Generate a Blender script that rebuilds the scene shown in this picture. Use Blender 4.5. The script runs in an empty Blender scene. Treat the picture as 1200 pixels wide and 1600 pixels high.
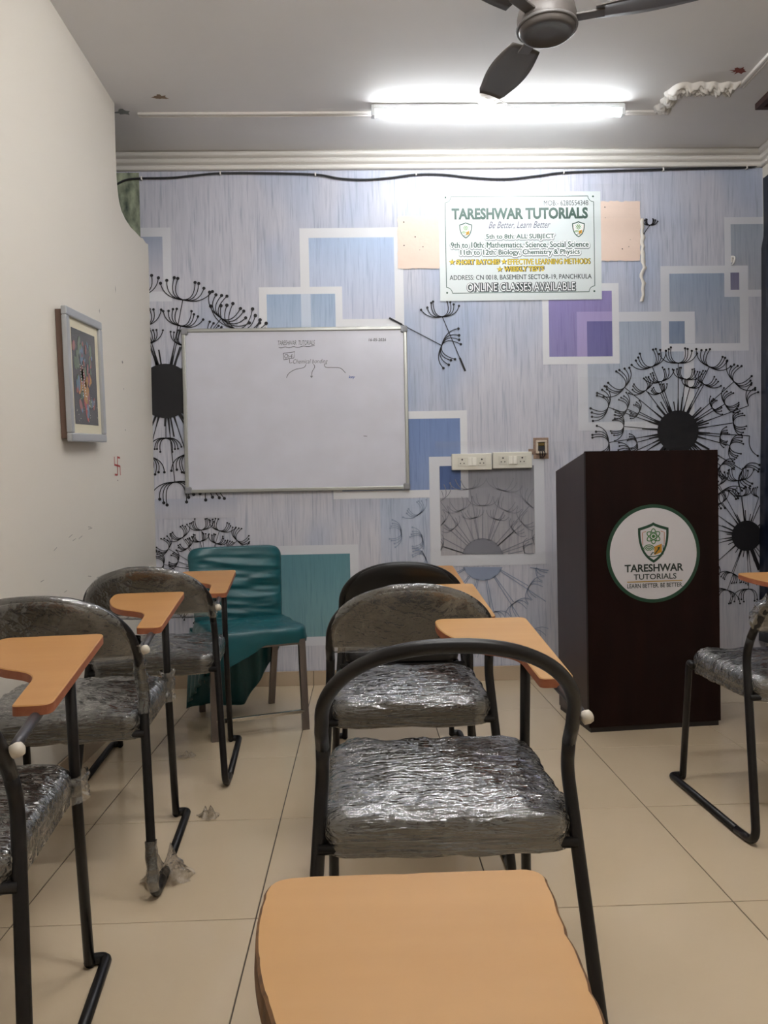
import bpy, math, random
from mathutils import Vector, Matrix, noise
random.seed(7)
C = bpy.context.scene.collection
SC = bpy.context.scene

# ------------------------------------------------------------------ camera
FPX, EYE = 1210.0, 1.045            # focal length in pixels of the 1200x1600 frame, lens height
def _basis(vp=(563, 778), roll=0.02):
    d = Vector((vp[0]-600, vp[1]-800, FPX)).normalized()
    dn = Vector((roll, 1, 0)); dn -= d*dn.dot(d); dn.normalize()
    r = dn.cross(d)
    return r, d, -dn
AX, AY, AZ = _basis()
def ray(x, y):
    c = Vector((x-600, y-800, FPX)); return Vector((AX.dot(c), AY.dot(c), AZ.dot(c)))
def on_wall(x, y, Y):               # photo pixel -> point on the plane y = Y
    r = ray(x, y); return r*(Y/r.y) + Vector((0, 0, EYE))
def on_level(x, y, z):
    r = ray(x, y); return r*((z-EYE)/r.z) + Vector((0, 0, EYE))
cam = bpy.data.cameras.new('camera'); camo = bpy.data.objects.new('camera', cam); C.objects.link(camo)
right = Vector((AX[0], AY[0], AZ[0])); down = Vector((AX[1], AY[1], AZ[1])); fwd = Vector((AX[2], AY[2], AZ[2]))
M = Matrix((right, -down, -fwd)).transposed().to_4x4(); M.translation = (0, 0, EYE)
camo.matrix_world = M
cam.sensor_fit = 'HORIZONTAL'; cam.sensor_width = 36; cam.lens = 36*FPX/1200; cam.clip_start = 0.01
SC.camera = camo

# ------------------------------------------------------------------ world, exposure
W = bpy.data.worlds.new('world'); SC.world = W; W.use_nodes = True
W.node_tree.nodes['Background'].inputs[0].default_value = (0.55, 0.57, 0.6, 1)
W.node_tree.nodes['Background'].inputs[1].default_value = 0.05
vs = SC.view_settings
vs.view_transform = 'Standard'; vs.look = 'None'; vs.gamma = 1; vs.use_curve_mapping = False
vs.exposure = 1.45
TUBE_FRONT, TUBE_FILL_MID, TUBE_FILL_NEAR = 21.0, 36.0, 60.0     # emission of the LED tube in view and of two unseen tubes added as fill

# ------------------------------------------------------------------ helpers
def lin(h):
    h = h.lstrip('#'); o = []
    for i in (0, 2, 4):
        c = int(h[i:i+2], 16)/255; o.append(c/12.92 if c <= .04045 else ((c+.055)/1.055)**2.4)
    return (*o, 1)
MATS = {}
def mat(name, col='#808080', rough=.5, metal=0, spec=.5, coat=0, noise_amt=0, nscale=(8, 8, 8), col2=None, bump=0, bscale=(40, 40, 40), emit=0, glow=(.93, .97, 1, 1)):
    if name in MATS: return MATS[name]
    m = bpy.data.materials.new(name); m.use_nodes = True; nt = m.node_tree; p = nt.nodes['Principled BSDF']
    p.inputs['Base Color'].default_value = lin(col); p.inputs['Roughness'].default_value = rough
    p.inputs['Metallic'].default_value = metal; p.inputs['Specular IOR Level'].default_value = spec
    p.inputs['Coat Weight'].default_value = coat
    if emit:
        p.inputs['Emission Color'].default_value = glow; p.inputs['Emission Strength'].default_value = emit
    if noise_amt or bump:
        tc = nt.nodes.new('ShaderNodeTexCoord')
    if noise_amt:
        mp = nt.nodes.new('ShaderNodeMapping'); mp.inputs['Scale'].default_value = nscale
        nz = nt.nodes.new('ShaderNodeTexNoise'); nz.inputs['Scale'].default_value = 1; nz.inputs['Detail'].default_value = 6
        rp = nt.nodes.new('ShaderNodeValToRGB'); rp.color_ramp.elements[0].position = .5-.25; rp.color_ramp.elements[1].position = .5+.25
        rp.color_ramp.elements[0].color = lin(col); rp.color_ramp.elements[1].color = lin(col2 or col)
        mx = nt.nodes.new('ShaderNodeMixRGB'); mx.inputs[0].default_value = noise_amt; mx.inputs[1].default_value = lin(col)
        nt.links.new(tc.outputs['Object'], mp.inputs[0]); nt.links.new(mp.outputs[0], nz.inputs['Vector'])
        nt.links.new(nz.outputs['Fac'], rp.inputs[0]); nt.links.new(rp.outputs[0], mx.inputs[2]); nt.links.new(mx.outputs[0], p.inputs['Base Color'])
    if bump:
        mp = nt.nodes.new('ShaderNodeMapping'); mp.inputs['Scale'].default_value = bscale
        nz = nt.nodes.new('ShaderNodeTexNoise'); nz.inputs['Scale'].default_value = 1; nz.inputs['Detail'].default_value = 5
        b = nt.nodes.new('ShaderNodeBump'); b.inputs['Strength'].default_value = bump; b.inputs['Distance'].default_value = .01
        nt.links.new(tc.outputs['Object'], mp.inputs[0]); nt.links.new(mp.outputs[0], nz.inputs['Vector'])
        nt.links.new(nz.outputs['Fac'], b.inputs['Height']); nt.links.new(b.outputs[0], p.inputs['Normal'])
    MATS[name] = m
    return m

def mural_mat(name, top, bottom, streak, z0, z1, amt=.55, blotch=None):
    """printed wallpaper: vertical gradient of the print plus thin vertical brush streaks"""
    if name in MATS: return MATS[name]
    m = bpy.data.materials.new(name); m.use_nodes = True; nt = m.node_tree; N = nt.nodes; L = nt.links; p = N['Principled BSDF']
    p.inputs['Roughness'].default_value = .42; p.inputs['Specular IOR Level'].default_value = .35
    tc = N.new('ShaderNodeTexCoord'); sx = N.new('ShaderNodeSeparateXYZ'); L.new(tc.outputs['Object'], sx.inputs[0])
    mr = N.new('ShaderNodeMapRange'); mr.inputs[1].default_value = z0; mr.inputs[2].default_value = z1; L.new(sx.outputs[2], mr.inputs[0])
    g = N.new('ShaderNodeMixRGB'); g.inputs[1].default_value = lin(bottom); g.inputs[2].default_value = lin(top); L.new(mr.outputs[0], g.inputs[0])
    base = g.outputs[0]
    if blotch:
        mp = N.new('ShaderNodeMapping'); mp.inputs['Scale'].default_value = (2.2, 1, 1.3)
        nz = N.new('ShaderNodeTexNoise'); nz.inputs['Scale'].default_value = 1; nz.inputs['Detail'].default_value = 2
        L.new(tc.outputs['Object'], mp.inputs[0]); L.new(mp.outputs[0], nz.inputs['Vector'])
        r = N.new('ShaderNodeMapRange'); r.inputs[1].default_value = .48; r.inputs[2].default_value = .72; L.new(nz.outputs['Fac'], r.inputs[0])
        bm = N.new('ShaderNodeMixRGB'); bm.inputs[2].default_value = lin(blotch); L.new(base, bm.inputs[1]); L.new(r.outputs[0], bm.inputs[0]); base = bm.outputs[0]
    fac = None
    for sc_, lo, hi, wgt in (((95, 1, 5), .50, .72, .9), ((210, 1, 9), .52, .74, .55), ((30, 1, 2.2), .45, .8, .45)):
        mp = N.new('ShaderNodeMapping'); mp.inputs['Scale'].default_value = sc_
        nz = N.new('ShaderNodeTexNoise'); nz.inputs['Scale'].default_value = 1; nz.inputs['Detail'].default_value = 3
        L.new(tc.outputs['Object'], mp.inputs[0]); L.new(mp.outputs[0], nz.inputs['Vector'])
        r = N.new('ShaderNodeMapRange'); r.inputs[1].default_value = lo; r.inputs[2].default_value = hi; r.inputs[4].default_value = wgt*amt
        L.new(nz.outputs['Fac'], r.inputs[0])
        if fac is None: fac = r.outputs[0]
        else:
            a = N.new('ShaderNodeMath'); a.operation = 'MAXIMUM'; L.new(fac, a.inputs[0]); L.new(r.outputs[0], a.inputs[1]); fac = a.outputs[0]
    s = N.new('ShaderNodeMixRGB'); s.inputs[2].default_value = lin(streak); L.new(fac, s.inputs[0]); L.new(base, s.inputs[1])
    L.new(s.outputs[0], p.inputs['Base Color'])
    MATS[name] = m
    return m

def film_mat(name, haze=.10, bscale=(14, 45, 30), strength=.3, tint='#d8d8d4', rough=.12, gloss=.5):
    """clear crinkled stretch film: see-through, with a faint haze and glossy creases"""
    if name in MATS: return MATS[name]
    m = bpy.data.materials.new(name); m.use_nodes = True; nt = m.node_tree; N = nt.nodes; L = nt.links; N.remove(N['Principled BSDF'])
    tc = N.new('ShaderNodeTexCoord')
    def nz(scale, det=4, dist=0, rot=0):
        mp = N.new('ShaderNodeMapping'); mp.inputs['Scale'].default_value = scale; mp.inputs['Rotation'].default_value = (0, 0, rot)
        n = N.new('ShaderNodeTexNoise'); n.inputs['Scale'].default_value = 1; n.inputs['Detail'].default_value = det; n.inputs['Distortion'].default_value = dist
        L.new(tc.outputs['Object'], mp.inputs[0]); L.new(mp.outputs[0], n.inputs['Vector']); return n.outputs['Fac']
    def math_(op, a, b, clamp=False):
        q = N.new('ShaderNodeMath'); q.operation = op; q.use_clamp = clamp
        for k, v in enumerate((a, b)):
            if isinstance(v, (int, float)): q.inputs[k].default_value = v
            else: L.new(v, q.inputs[k])
        return q.outputs[0]
    def ridge(f, w): return math_('MULTIPLY', math_('ABSOLUTE', math_('SUBTRACT', f, .5), 0), w)       # sharp creases
    a = ridge(nz(bscale, 3, .6), -1.0); b = ridge(nz((bscale[0]*2.2, bscale[1]*1.7, bscale[2]*2), 2, .4, .5), -.55); c = nz((bscale[0]*5, bscale[1]*3, bscale[2]*4), 3, .5)
    hgt = math_('ADD', math_('ADD', a, b), math_('MULTIPLY', c, .18))
    bp = N.new('ShaderNodeBump'); bp.inputs['Strength'].default_value = strength; bp.inputs['Distance'].default_value = .03; L.new(hgt, bp.inputs['Height'])
    gl = N.new('ShaderNodeBsdfGlossy'); gl.inputs['Color'].default_value = (.95, .95, .95, 1); gl.inputs['Roughness'].default_value = rough; L.new(bp.outputs[0], gl.inputs['Normal'])
    df = N.new('ShaderNodeBsdfDiffuse'); df.inputs['Color'].default_value = lin(tint); L.new(bp.outputs[0], df.inputs['Normal'])
    t = N.new('ShaderNodeBsdfTransparent')
    r = N.new('ShaderNodeMapRange'); r.inputs[1].default_value = .48; r.inputs[2].default_value = .75; r.inputs[3].default_value = haze*.3; r.inputs[4].default_value = haze*1.6
    L.new(nz((bscale[0]*.5, bscale[1]*.35, bscale[2]*.4), 4, .8), r.inputs[0])
    m1 = N.new('ShaderNodeMixShader'); L.new(r.outputs[0], m1.inputs[0]); L.new(t.outputs[0], m1.inputs[1]); L.new(df.outputs[0], m1.inputs[2])
    fr = N.new('ShaderNodeFresnel'); fr.inputs[0].default_value = 1.55; L.new(bp.outputs[0], fr.inputs['Normal'])
    fac = math_('ADD', math_('MULTIPLY', fr.outputs[0], gloss*2), gloss*.12, True)
    m2 = N.new('ShaderNodeMixShader'); L.new(fac, m2.inputs[0]); L.new(m1.outputs[0], m2.inputs[1]); L.new(gl.outputs[0], m2.inputs[2])
    L.new(m2.outputs[0], N['Material Output'].inputs[0])
    MATS[name] = m
    return m

def mesh(name, verts, faces, smooth=False):
    me = bpy.data.meshes.new(name); me.from_pydata([tuple(v) for v in verts], [], faces); me.update()
    if smooth: me.polygons.foreach_set('use_smooth', [True]*len(me.polygons))
    return me
def obj(name, me, m, parent=None, loc=None, rot=None):
    if m is not None and len(me.materials) == 0: me.materials.append(m)
    o = bpy.data.objects.new(name, me); C.objects.link(o); o.parent = parent
    if loc: o.location = loc
    if rot: o.rotation_euler = rot
    return o
def tag(o, label, cat, group=None):
    o['label'] = label; o['category'] = cat
    if group: o['group'] = group
    return o
def struct(o, label=None):
    o['kind'] = 'structure'
    if label: o['label'] = label
    return o
def thing(name, label, cat, loc=(0, 0, 0), rz=0, group=None):
    o = bpy.data.objects.new(name, None); C.objects.link(o); o.location = loc; o.rotation_euler = (0, 0, rz); o.empty_display_size = .05
    return tag(o, label, cat, group)

def box(x0, x1, y0, y1, z0, z1, bev=0):
    """box, with chamfered edges when bev > 0"""
    if not bev:
        v = [(x, y, z) for z in (z0, z1) for y in (y0, y1) for x in (x0, x1)]
        return v, [(0, 2, 3, 1), (4, 5, 7, 6), (0, 1, 5, 4), (2, 6, 7, 3), (0, 4, 6, 2), (1, 3, 7, 5)]
    import bmesh
    bm = bmesh.new(); bmesh.ops.create_cube(bm, size=1)
    for v in bm.verts:
        v.co = Vector(((x0+x1)/2+v.co.x*(x1-x0), (y0+y1)/2+v.co.y*(y1-y0), (z0+z1)/2+v.co.z*(z1-z0)))
    bmesh.ops.bevel(bm, geom=list(bm.edges), offset=bev, segments=2, affect='EDGES', profile=.5)
    bm.verts.index_update()
    r = [v.co.copy() for v in bm.verts], [tuple(v.index for v in f.verts) for f in bm.faces]; bm.free(); return r
def boxm(name, *a, **k): return mesh(name, *box(*a, **k))
def join(*parts):
    V, Fc = [], []
    for v, f in parts:
        n = len(V); V += [Vector(q) for q in v]; Fc += [tuple(i+n for i in g) for g in f]
    return V, Fc
def prism(poly, z0, z1, bev=0):
    """polygon in x,y extruded in z"""
    n = len(poly); v = [(x, y, z0) for x, y in poly]+[(x, y, z1) for x, y in poly]
    a = sum(poly[i][0]*poly[(i+1) % n][1]-poly[(i+1) % n][0]*poly[i][1] for i in range(n))
    if a < 0: return prism(poly[::-1], z0, z1)
    return v, [tuple(range(n))[::-1], tuple(range(n, 2*n))]+[(i, (i+1) % n, (i+1) % n+n, i+n) for i in range(n)]
def fillet(pts, rad, n=6):
    """round the corners of a 3D polyline"""
    P = [Vector(p) for p in pts]; out = [P[0]]
    for i in range(1, len(P)-1):
        r = rad[i] if isinstance(rad, (list, tuple)) else rad
        a, b, c = P[i-1], P[i], P[i+1]; la, lc = (a-b).length, (c-b).length; d = min(r, la*.49, lc*.49)
        if d < 1e-4: out.append(b); continue
        s, e = b+(a-b)/la*d, b+(c-b)/lc*d
        for k in range(n+1):
            t = k/n; out.append(s*(1-t)**2+b*2*t*(1-t)+e*t*t)
    out.append(P[-1]); return out
def tube(path, r, n=12, closed=False, caps=True):
    P = [Vector(p) for p in path]; Q = [P[0]]
    for p in P[1:]:
        if (p-Q[-1]).length > 1e-5: Q.append(p)
    P = Q; m = len(P); V, Fc = [], []; up = None
    for i in range(m):
        if closed: t = P[(i+1) % m]-P[i-1]
        else: t = P[min(i+1, m-1)]-P[max(i-1, 0)]
        t.normalize()
        if up is None:
            up = Vector((0, 0, 1)) if abs(t.z) < .9 else Vector((1, 0, 0))
        s = t.cross(up)
        s.normalize(); up = s.cross(t)
        rr = r(i/(m-1)) if callable(r) else r
        for k in range(n):
            a = 2*math.pi*k/n; V.append(P[i]+(s*math.cos(a)+up*math.sin(a))*rr)
    for i in range(m if closed else m-1):
        for k in range(n):
            a, b = i*n+k, i*n+(k+1) % n; c, d = ((i+1) % m)*n+(k+1) % n, ((i+1) % m)*n+k
            Fc.append((a, d, c, b))
    if caps and not closed: Fc += [tuple(range(n)), tuple(range((m-1)*n, m*n))[::-1]]
    return V, Fc
def tubem(name, path, r, n=12, **k): return mesh(name, *tube(path, r, n, **k), smooth=True)
def lathe(prof, n=32, axis='z'):
    """profile of (radius, height) turned around z"""
    V, Fc = [], []
    for r, z in prof:
        for k in range(n):
            a = 2*math.pi*k/n; V.append(Vector((r*math.cos(a), r*math.sin(a), z)))
    for i in range(len(prof)-1):
        for k in range(n):
            Fc.append((i*n+k, i*n+(k+1) % n, (i+1)*n+(k+1) % n, (i+1)*n+k))
    Fc += [tuple(range(n))[::-1], tuple(range((len(prof)-1)*n, len(prof)*n))]
    return V, Fc
def xform(vf, mtx):
    v, f = vf; return [mtx @ Vector(q) for q in v], f
def nz3(x, y, z): return noise.noise(Vector((x, y, z)))

# --- flat print: 2D shapes laid on a plane
class Flat:
    """2D print; xf maps (u, v, lift) to 3D"""
    def __init__(s, xf): s.xf = xf; s.v = []; s.f = []
    def poly(s, pts, lift=0):
        n = len(s.v); s.v += [s.xf(u, v, lift) for u, v in pts]; s.f.append(tuple(range(n, n+len(pts)))); return s
    def rect(s, u0, v0, u1, v1, lift=0): return s.poly([(u0, v0), (u1, v0), (u1, v1), (u0, v1)], lift)
    def ring(s, u0, v0, u1, v1, t, lift=0):
        o = [(u0, v0), (u1, v0), (u1, v1), (u0, v1)]; i = [(u0+t, v0+t), (u1-t, v0+t), (u1-t, v1-t), (u0+t, v1-t)]
        for k in range(4): s.poly([o[k], o[(k+1) % 4], i[(k+1) % 4], i[k]], lift)
        return s
    def disc(s, u, v, r, n=16, lift=0): return s.poly([(u+r*math.cos(2*math.pi*k/n), v+r*math.sin(2*math.pi*k/n)) for k in range(n)], lift)
    def line(s, pts, w, lift=0, closed=False):
        pts = [Vector(p) for p in pts]; m = len(pts); L_, R_ = [], []
        for i in range(m):
            t = (pts[(i+1) % m]-pts[i-1]) if closed else (pts[min(i+1, m-1)]-pts[max(i-1, 0)])
            if t.length < 1e-9: t = Vector((1, 0))
            t.normalize(); nn = Vector((-t.y, t.x)); ww = (w(i/(m-1)) if callable(w) else w)/2
            L_.append(pts[i]+nn*ww); R_.append(pts[i]-nn*ww)
        for i in range(m if closed else m-1):
            j = (i+1) % m; s.poly([L_[i], R_[i], R_[j], L_[j]], lift)
        return s
    def ellipse(s, u, v, a, b, rot, w, lift=0, n=28):
        c, q = math.cos(rot), math.sin(rot); P = []
        for k in range(n):
            t = 2*math.pi*k/n; x, y = a*math.cos(t), b*math.sin(t); P.append((u+x*c-y*q, v+x*q+y*c))
        return s.line(P, w, lift, True)
    def text(s, txt, u, v, w, h, lift=0, bold=0, shear=0, spacing=1.0):
        """txt fitted into a w x h box centred on u, v"""
        cu = bpy.data.curves.new('lettering', 'FONT'); cu.body = txt; cu.size = 1; cu.offset = bold; cu.shear = shear; cu.space_character = spacing; cu.resolution_u = 3
        o = bpy.data.objects.new('lettering', cu); C.objects.link(o)
        dg = bpy.context.evaluated_depsgraph_get(); ev = o.evaluated_get(dg); me = ev.to_mesh()
        vs_ = [v_.co.copy() for v_ in me.vertices]; fs = [tuple(p_.vertices) for p_ in me.polygons]
        ev.to_mesh_clear(); bpy.data.objects.remove(o); bpy.data.curves.remove(cu)
        x0, x1 = min(q.x for q in vs_), max(q.x for q in vs_); y0, y1 = min(q.y for q in vs_), max(q.y for q in vs_)
        n = len(s.v)
        s.v += [s.xf(u+((q.x-x0)/(x1-x0)-.5)*w, v+((q.y-y0)/(y1-y0)-.5)*h, lift) for q in vs_]
        s.f += [tuple(i+n for i in g) for g in fs]
        return s
    def obj(s, name, m, parent=None): return obj(name, mesh(name, s.v, s.f), m, parent)

# ------------------------------------------------------------------ room dimensions
WY, XL, XR, ZC, YB = 4.35, -1.145, 2.312, 2.965, -1.7
KPX = WY/FPX                          # metres per photo pixel on the back wall
def wp(x, y): p = on_wall(x, y, WY); return p.x, p.z
wall_xf = lambda base: (lambda u, v, l: (u, WY-base-l, v))

# ------------------------------------------------------------------ materials
M_wallL = mat('cream_wall_paint', '#e0dacf', .6, noise_amt=.35, nscale=(.8, .8, .8), col2='#d8d2c7', bump=.06, bscale=(12, 12, 12))
M_ceil = mat('ceiling_paint', '#e6e4e3', .75, noise_amt=.4, nscale=(1.5, 4, 1), col2='#dad9d9', bump=.08, bscale=(5, 9, 5))
M_plaster = mat('white_plaster', '#dcd8d3', .6)
M_grout = mat('dark_grout', '#4f463d', .9)
M_tile = mat('beige_vitrified_tile', '#c9b79d', .13, spec=.5, noise_amt=.5, nscale=(2, 2, 2), col2='#c0ad90')
M_skirt = mat('skirting_tile_beige', '#b9a68e', .25, noise_amt=.5, nscale=(3, 3, 3), col2='#a99680')
M_black = mat('black_enamel_tube', '#0c0b0e', .36, spec=.4, noise_amt=.6, nscale=(30, 30, 30), col2='#171314')
M_vinyl = mat('dark_vinyl', '#1a1a1d', .5, bump=.1, bscale=(150, 150, 150))
M_greyvinyl = mat('grey_vinyl', '#302e2e', .55, noise_amt=.6, nscale=(9, 9, 9), col2='#403d3b')
M_blackpad = mat('black_plastic_pad', '#0d0c0e', .45, noise_amt=.3, nscale=(60, 60, 60), col2='#1b191a')
M_wood = mat('tan_laminate', '#b38a59', .5, spec=.3, noise_amt=.6, nscale=(3, 26, 3), col2='#a87d4c')
M_wood2 = mat('orange_tan_laminate', '#b18351', .5, spec=.3, noise_amt=.6, nscale=(3, 26, 3), col2='#a67646')
M_edge = mat('reddish_tablet_edge', '#8a4a30', .55, noise_amt=.7, nscale=(40, 40, 60), col2='#a86a47')
M_knob = mat('cream_plastic_knob', '#cfc6b8', .45)
M_film = film_mat('stretch_film', .055, (4.5, 50, 30), .5, gloss=.9)
M_filmback = film_mat('stretch_film_back', .13, (13, 15, 17), .5, '#b9b6b2', gloss=.8)
M_scrap = film_mat('brown_film_scrap', .22, (30, 30, 30), .4, '#c0ab94')
M_tape = film_mat('clear_tape', .05, (3, 3, 30), .12, '#e6eaf0', rough=.3, gloss=.05)

# ------------------------------------------------------------------ floor of separate tiles
fl = struct(obj('floor', boxm('floor', -1.85, XR+.1, YB-.1, WY+.1, -.08, -.0025), M_grout))
T = .605
tm = mesh('tile', *box(-T/2+.0016, T/2-.0016, -T/2+.0016, T/2-.0016, -.01, 0, bev=.0012))
tm.materials.append(M_tile)
def cut_tile(x0, x1, y0, y1):
    if x1-x0 > T-.004 and y1-y0 > T-.004:
        o = obj('tile', tm, None, fl, ((x0+x1)/2, (y0+y1)/2, random.uniform(-.0003, .0003)))
    else:
        o = obj('tile', boxm('tile', x0+.0016, x1-.0016, y0+.0016, y1-.0016, -.01, 0, bev=.0012), M_tile, fl)
i0, j0 = -.887-2*T, 1.925-6*T
for i in range(7):
    for j in range(11):
        x0, x1 = max(i0+i*T, -1.8), min(i0+(i+1)*T, XR+.02); y0, y1 = max(j0+j*T, YB), min(j0+(j+1)*T, WY)
        if x1-x0 > .02 and y1-y0 > .008: cut_tile(x0, x1, y0, y1)

# ------------------------------------------------------------------ walls and ceiling
M_mural = mural_mat('mural_paper', '#c2c3cf', '#c9c8d0', '#868fa5', .1, 2.9, .66, '#a9b5cd')
wb = struct(obj('wall_back', boxm('wall_back', -1.9, XR+.1, WY, WY+.12, 0, ZC+.1), M_mural), 'back wall papered with a streaky blue grey mural of squares and dandelions')
# left partition with its upper far corner cut away
prof = [(YB, 0), (WY, 0), (WY, 2.47), (4.30, 2.462), (4.24, 2.468), (4.20, 2.458), (4.10, 2.455), (4.02, 2.45), (3.93, 2.46), (3.87, 2.478), (3.835, 2.51), (3.815, 2.56), (3.805, 2.62), (3.80, 2.75), (3.80, ZC), (YB, ZC)]
pv, pf = prism([(z, -y) for y, z in prof], 0, .10)          # extruded along -x
lw = struct(obj('wall_left', mesh('wall_left', [(XL-q[2], -q[1], q[0]) for q in pv], [f[::-1] for f in pf]), M_wallL), 'plain cream partition wall with its upper far corner cut away')
struct(obj('wall_recess', boxm('wall_recess', -1.9, -1.8, 3.0, WY, 0, ZC+.1), M_wallL))
struct(obj('wall_right', boxm('wall_right', XR, XR+.1, YB-.1, WY+.1, 0, ZC+.1), M_wallL))
struct(obj('wall_rear', boxm('wall_rear', -1.9, XR+.1, YB-.12, YB, 0, ZC+.1), M_wallL))
ce = struct(obj('ceiling', boxm('ceiling', -1.9, XR+.1, YB-.1, WY+.1, ZC, ZC+.12), M_ceil))

def extrude_x(profile, x0, x1):      # profile of (y, z), open towards nothing
    n = len(profile); v = [(x0, y, z) for y, z in profile]+[(x1, y, z) for y, z in profile]
    return v, [tuple(range(n)), tuple(range(n, 2*n))[::-1]]+[(i, i+n, (i+1) % n+n, (i+1) % n) for i in range(n)]
# cornice: three rounded steps
cp = [(WY+.01, ZC-.095), (WY-.012, ZC-.095)]
for k in range(3):
    zb, yb = ZC-.095+k*.032, WY-.012-k*.012
    for a in range(0, 7):
        t = math.pi*a/6; cp.append((yb-.013*math.sin(t), zb+.014-.014*math.cos(t)))
    cp.append((yb-.004, zb+.029))
cp += [(WY-.05, ZC+.001), (WY+.01, ZC+.001)]
tb = struct(obj('trim_1', mesh('trim_1', *extrude_x(cp, -1.8, XR), smooth=False), M_plaster), 'ribbed white plaster cornice along the top of the back wall')
rp_ = [(XR-(y-WY)*-1 if False else y, z) for y, z in cp]
v, f = extrude_x([(y-WY, z) for y, z in cp], 2.6, WY)
struct(obj('trim_2', mesh('trim_2', [(XR+q[1], q[0], q[2]) for q in v], f), M_plaster), 'ribbed white plaster cornice along the top of the right wall')
# ceiling moulding (thin double bead) and notched ornament corner
def bead(y0, z): return [(y0-.020, z), (y0-.018, z-.010), (y0-.010, z-.012), (y0-.007, z-.006), (y0+.003, z-.006), (y0+.006, z-.013), (y0+.015, z-.011), (y0+.018, z)]
struct(obj('trim_3', mesh('trim_3', *extrude_x(bead(3.905, ZC+.001), -1.06, 1.535)), M_plaster), 'thin white double bead moulding across the ceiling')
v, f = extrude_x(bead(0, ZC+.001), 1.8, 3.66)
struct(obj('trim_4', mesh('trim_4', [(1.845-q[1], q[0], q[2]) for q in v], f), M_plaster), 'thin white bead moulding running forward at the right of the ceiling')
def carved(path, wdt, hgt, seed):
    """carved plaster scroll strip hanging from the ceiling"""
    P = fillet(path, .03, 8); Q = [P[0]]
    for p in P[1:]:
        d = (p-Q[-1]).length; k = max(1, int(d/.006)); a = Q[-1]
        for i in range(1, k+1): Q.append(a+(p-a)*(i/k))
    V, Fc = [], []; n = 17; s_ = 0
    for i, p in enumerate(Q):
        t = (Q[min(i+1, len(Q)-1)]-Q[max(i-1, 0)]).normalized(); sd = Vector((t.y, -t.x, 0)); s_ += (p-Q[i-1]).length if i else 0
        e = min(1, (i+2)/8, (len(Q)-i+1)/8)
        for k in range(n):
            u = -1+2*k/(n-1)
            w = wdt*(1+.16*math.sin(s_*95+seed)+.1*math.sin(s_*41))
            h = hgt*math.sqrt(max(0, 1-u*u))**.7*(.72+.3*math.sin(s_*150+u*5)*math.sin(u*6+s_*60)+.35*nz3(s_*50, u*4, seed))*e
            V.append(p+sd*(u*w/2)+Vector((0, 0, .002-max(0, h))))
    for i in range(len(Q)-1):
        for k in range(n-1): Fc.append((i*n+k, i*n+k+1, (i+1)*n+k+1, (i+1)*n+k))
    return V, Fc
orn = obj('ceiling_ornament', mesh('ceiling_ornament', *carved([(1.545, 3.90, ZC), (1.545, 3.66, ZC), (1.83, 3.66, ZC)], .075, .05, 3), smooth=True), M_plaster)
tag(orn, 'carved white plaster scroll at the notched corner of the ceiling moulding', 'moulding')

# skirting tiles along the back and left walls
bb = struct(obj('baseboard_back', boxm('baseboard_back', XL, XR, WY-.006, WY, 0, .078), M_grout))
x = -.887-T
while x < XR:
    a, b = max(x, XL+.012), min(x+T, XR)
    if b-a > .02: obj('skirting_tile', boxm('skirting_tile', a+.001, b-.001, WY-.018, WY-.005, 0, .08, bev=.0015), M_skirt, bb)
    x += T
bl = struct(obj('baseboard_left', boxm('baseboard_left', XL, XL+.006, YB, WY, 0, .078), M_grout))
y = j0
while y < WY:
    a, b = max(y, YB), min(y+T, WY-.02)
    if b-a > .02: obj('skirting_tile', boxm('skirting_tile', XL+.005, XL+.014, a+.001, b-.001, 0, .08, bev=.0015), M_skirt, bl)
    y += T

# ------------------------------------------------------------------ mural print on the back wall
def zr(y0, y1): return wp(600, y1)[1], wp(600, y0)[1]
PRN = Flat
M_border = mat('mural_white_border', '#d9dade', .45)
M_border2 = mat('mural_white_border_soft', '#cfd1d8', .45)
def box2w(x0, y0, x1, y1):
    cx, cz = wp((x0+x1)/2, (y0+y1)/2); w, h = (x1-x0)*KPX, (y1-y0)*KPX
    return cx-w/2, cz-h/2, cx+w/2, cz+h/2
lay = [0]
def panel(x0, y0, x1, y1, m, name='mural_square'):
    lay[0] += 1
    return Flat(wall_xf(.0004+.00006*lay[0])).rect(*box2w(x0, y0, x1, y1)).obj(name, m, wb)
def pane(name, x0, y0, x1, y1, top, bot, streak, amt=.6):
    z0, z1 = box2w(x0, y0, x1, y1)[1::2]
    return panel(x0, y0, x1, y1, mural_mat(name, top, bot, streak, z0, z1, amt))
def square(name, o, i, top, bot, streak, border=M_border, amt=.6):
    panel(*o, border, 'mural_border'); pane(name, *i, top, bot, streak, amt)
square('print_p0', (200, 357, 267, 470), (200, 371, 254, 455), '#9aa3b8', '#c2c0c9', '#8c94aa', M_border2, .3)
square('print_p1', (470, 357, 630, 512), (484, 372, 616, 498), '#a9bcd8', '#c6c9da', '#8a98b8')
square('print_p2', (406, 449, 535, 560), (418, 460, 524, 545), '#9db1cc', '#b6c4d8', '#7f93b2')
panel(471, 460, 486, 545, mural_mat('print_p2b', '#c4cedd', '#c9d2df', '#b4c0d2', 1, 2, .3))
square('print_p3', (520, 643, 731, 778), (534, 655, 720, 766), '#6f86b4', '#8496bd', '#56699a')
pane('print_side', 595, 779, 672, 905, '#b3bfd3', '#c0c2cd', '#7d89a6', .7)
square('print_p6', (901, 487, 1086, 672), (917, 502, 1070, 659), '#a4b0c3', '#bdc2cd', '#848fa5', M_border2)
square('print_p5', (847, 443, 968, 569), (857, 455, 957, 557), '#9186ba', '#8d86b6', '#746ba0')
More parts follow.
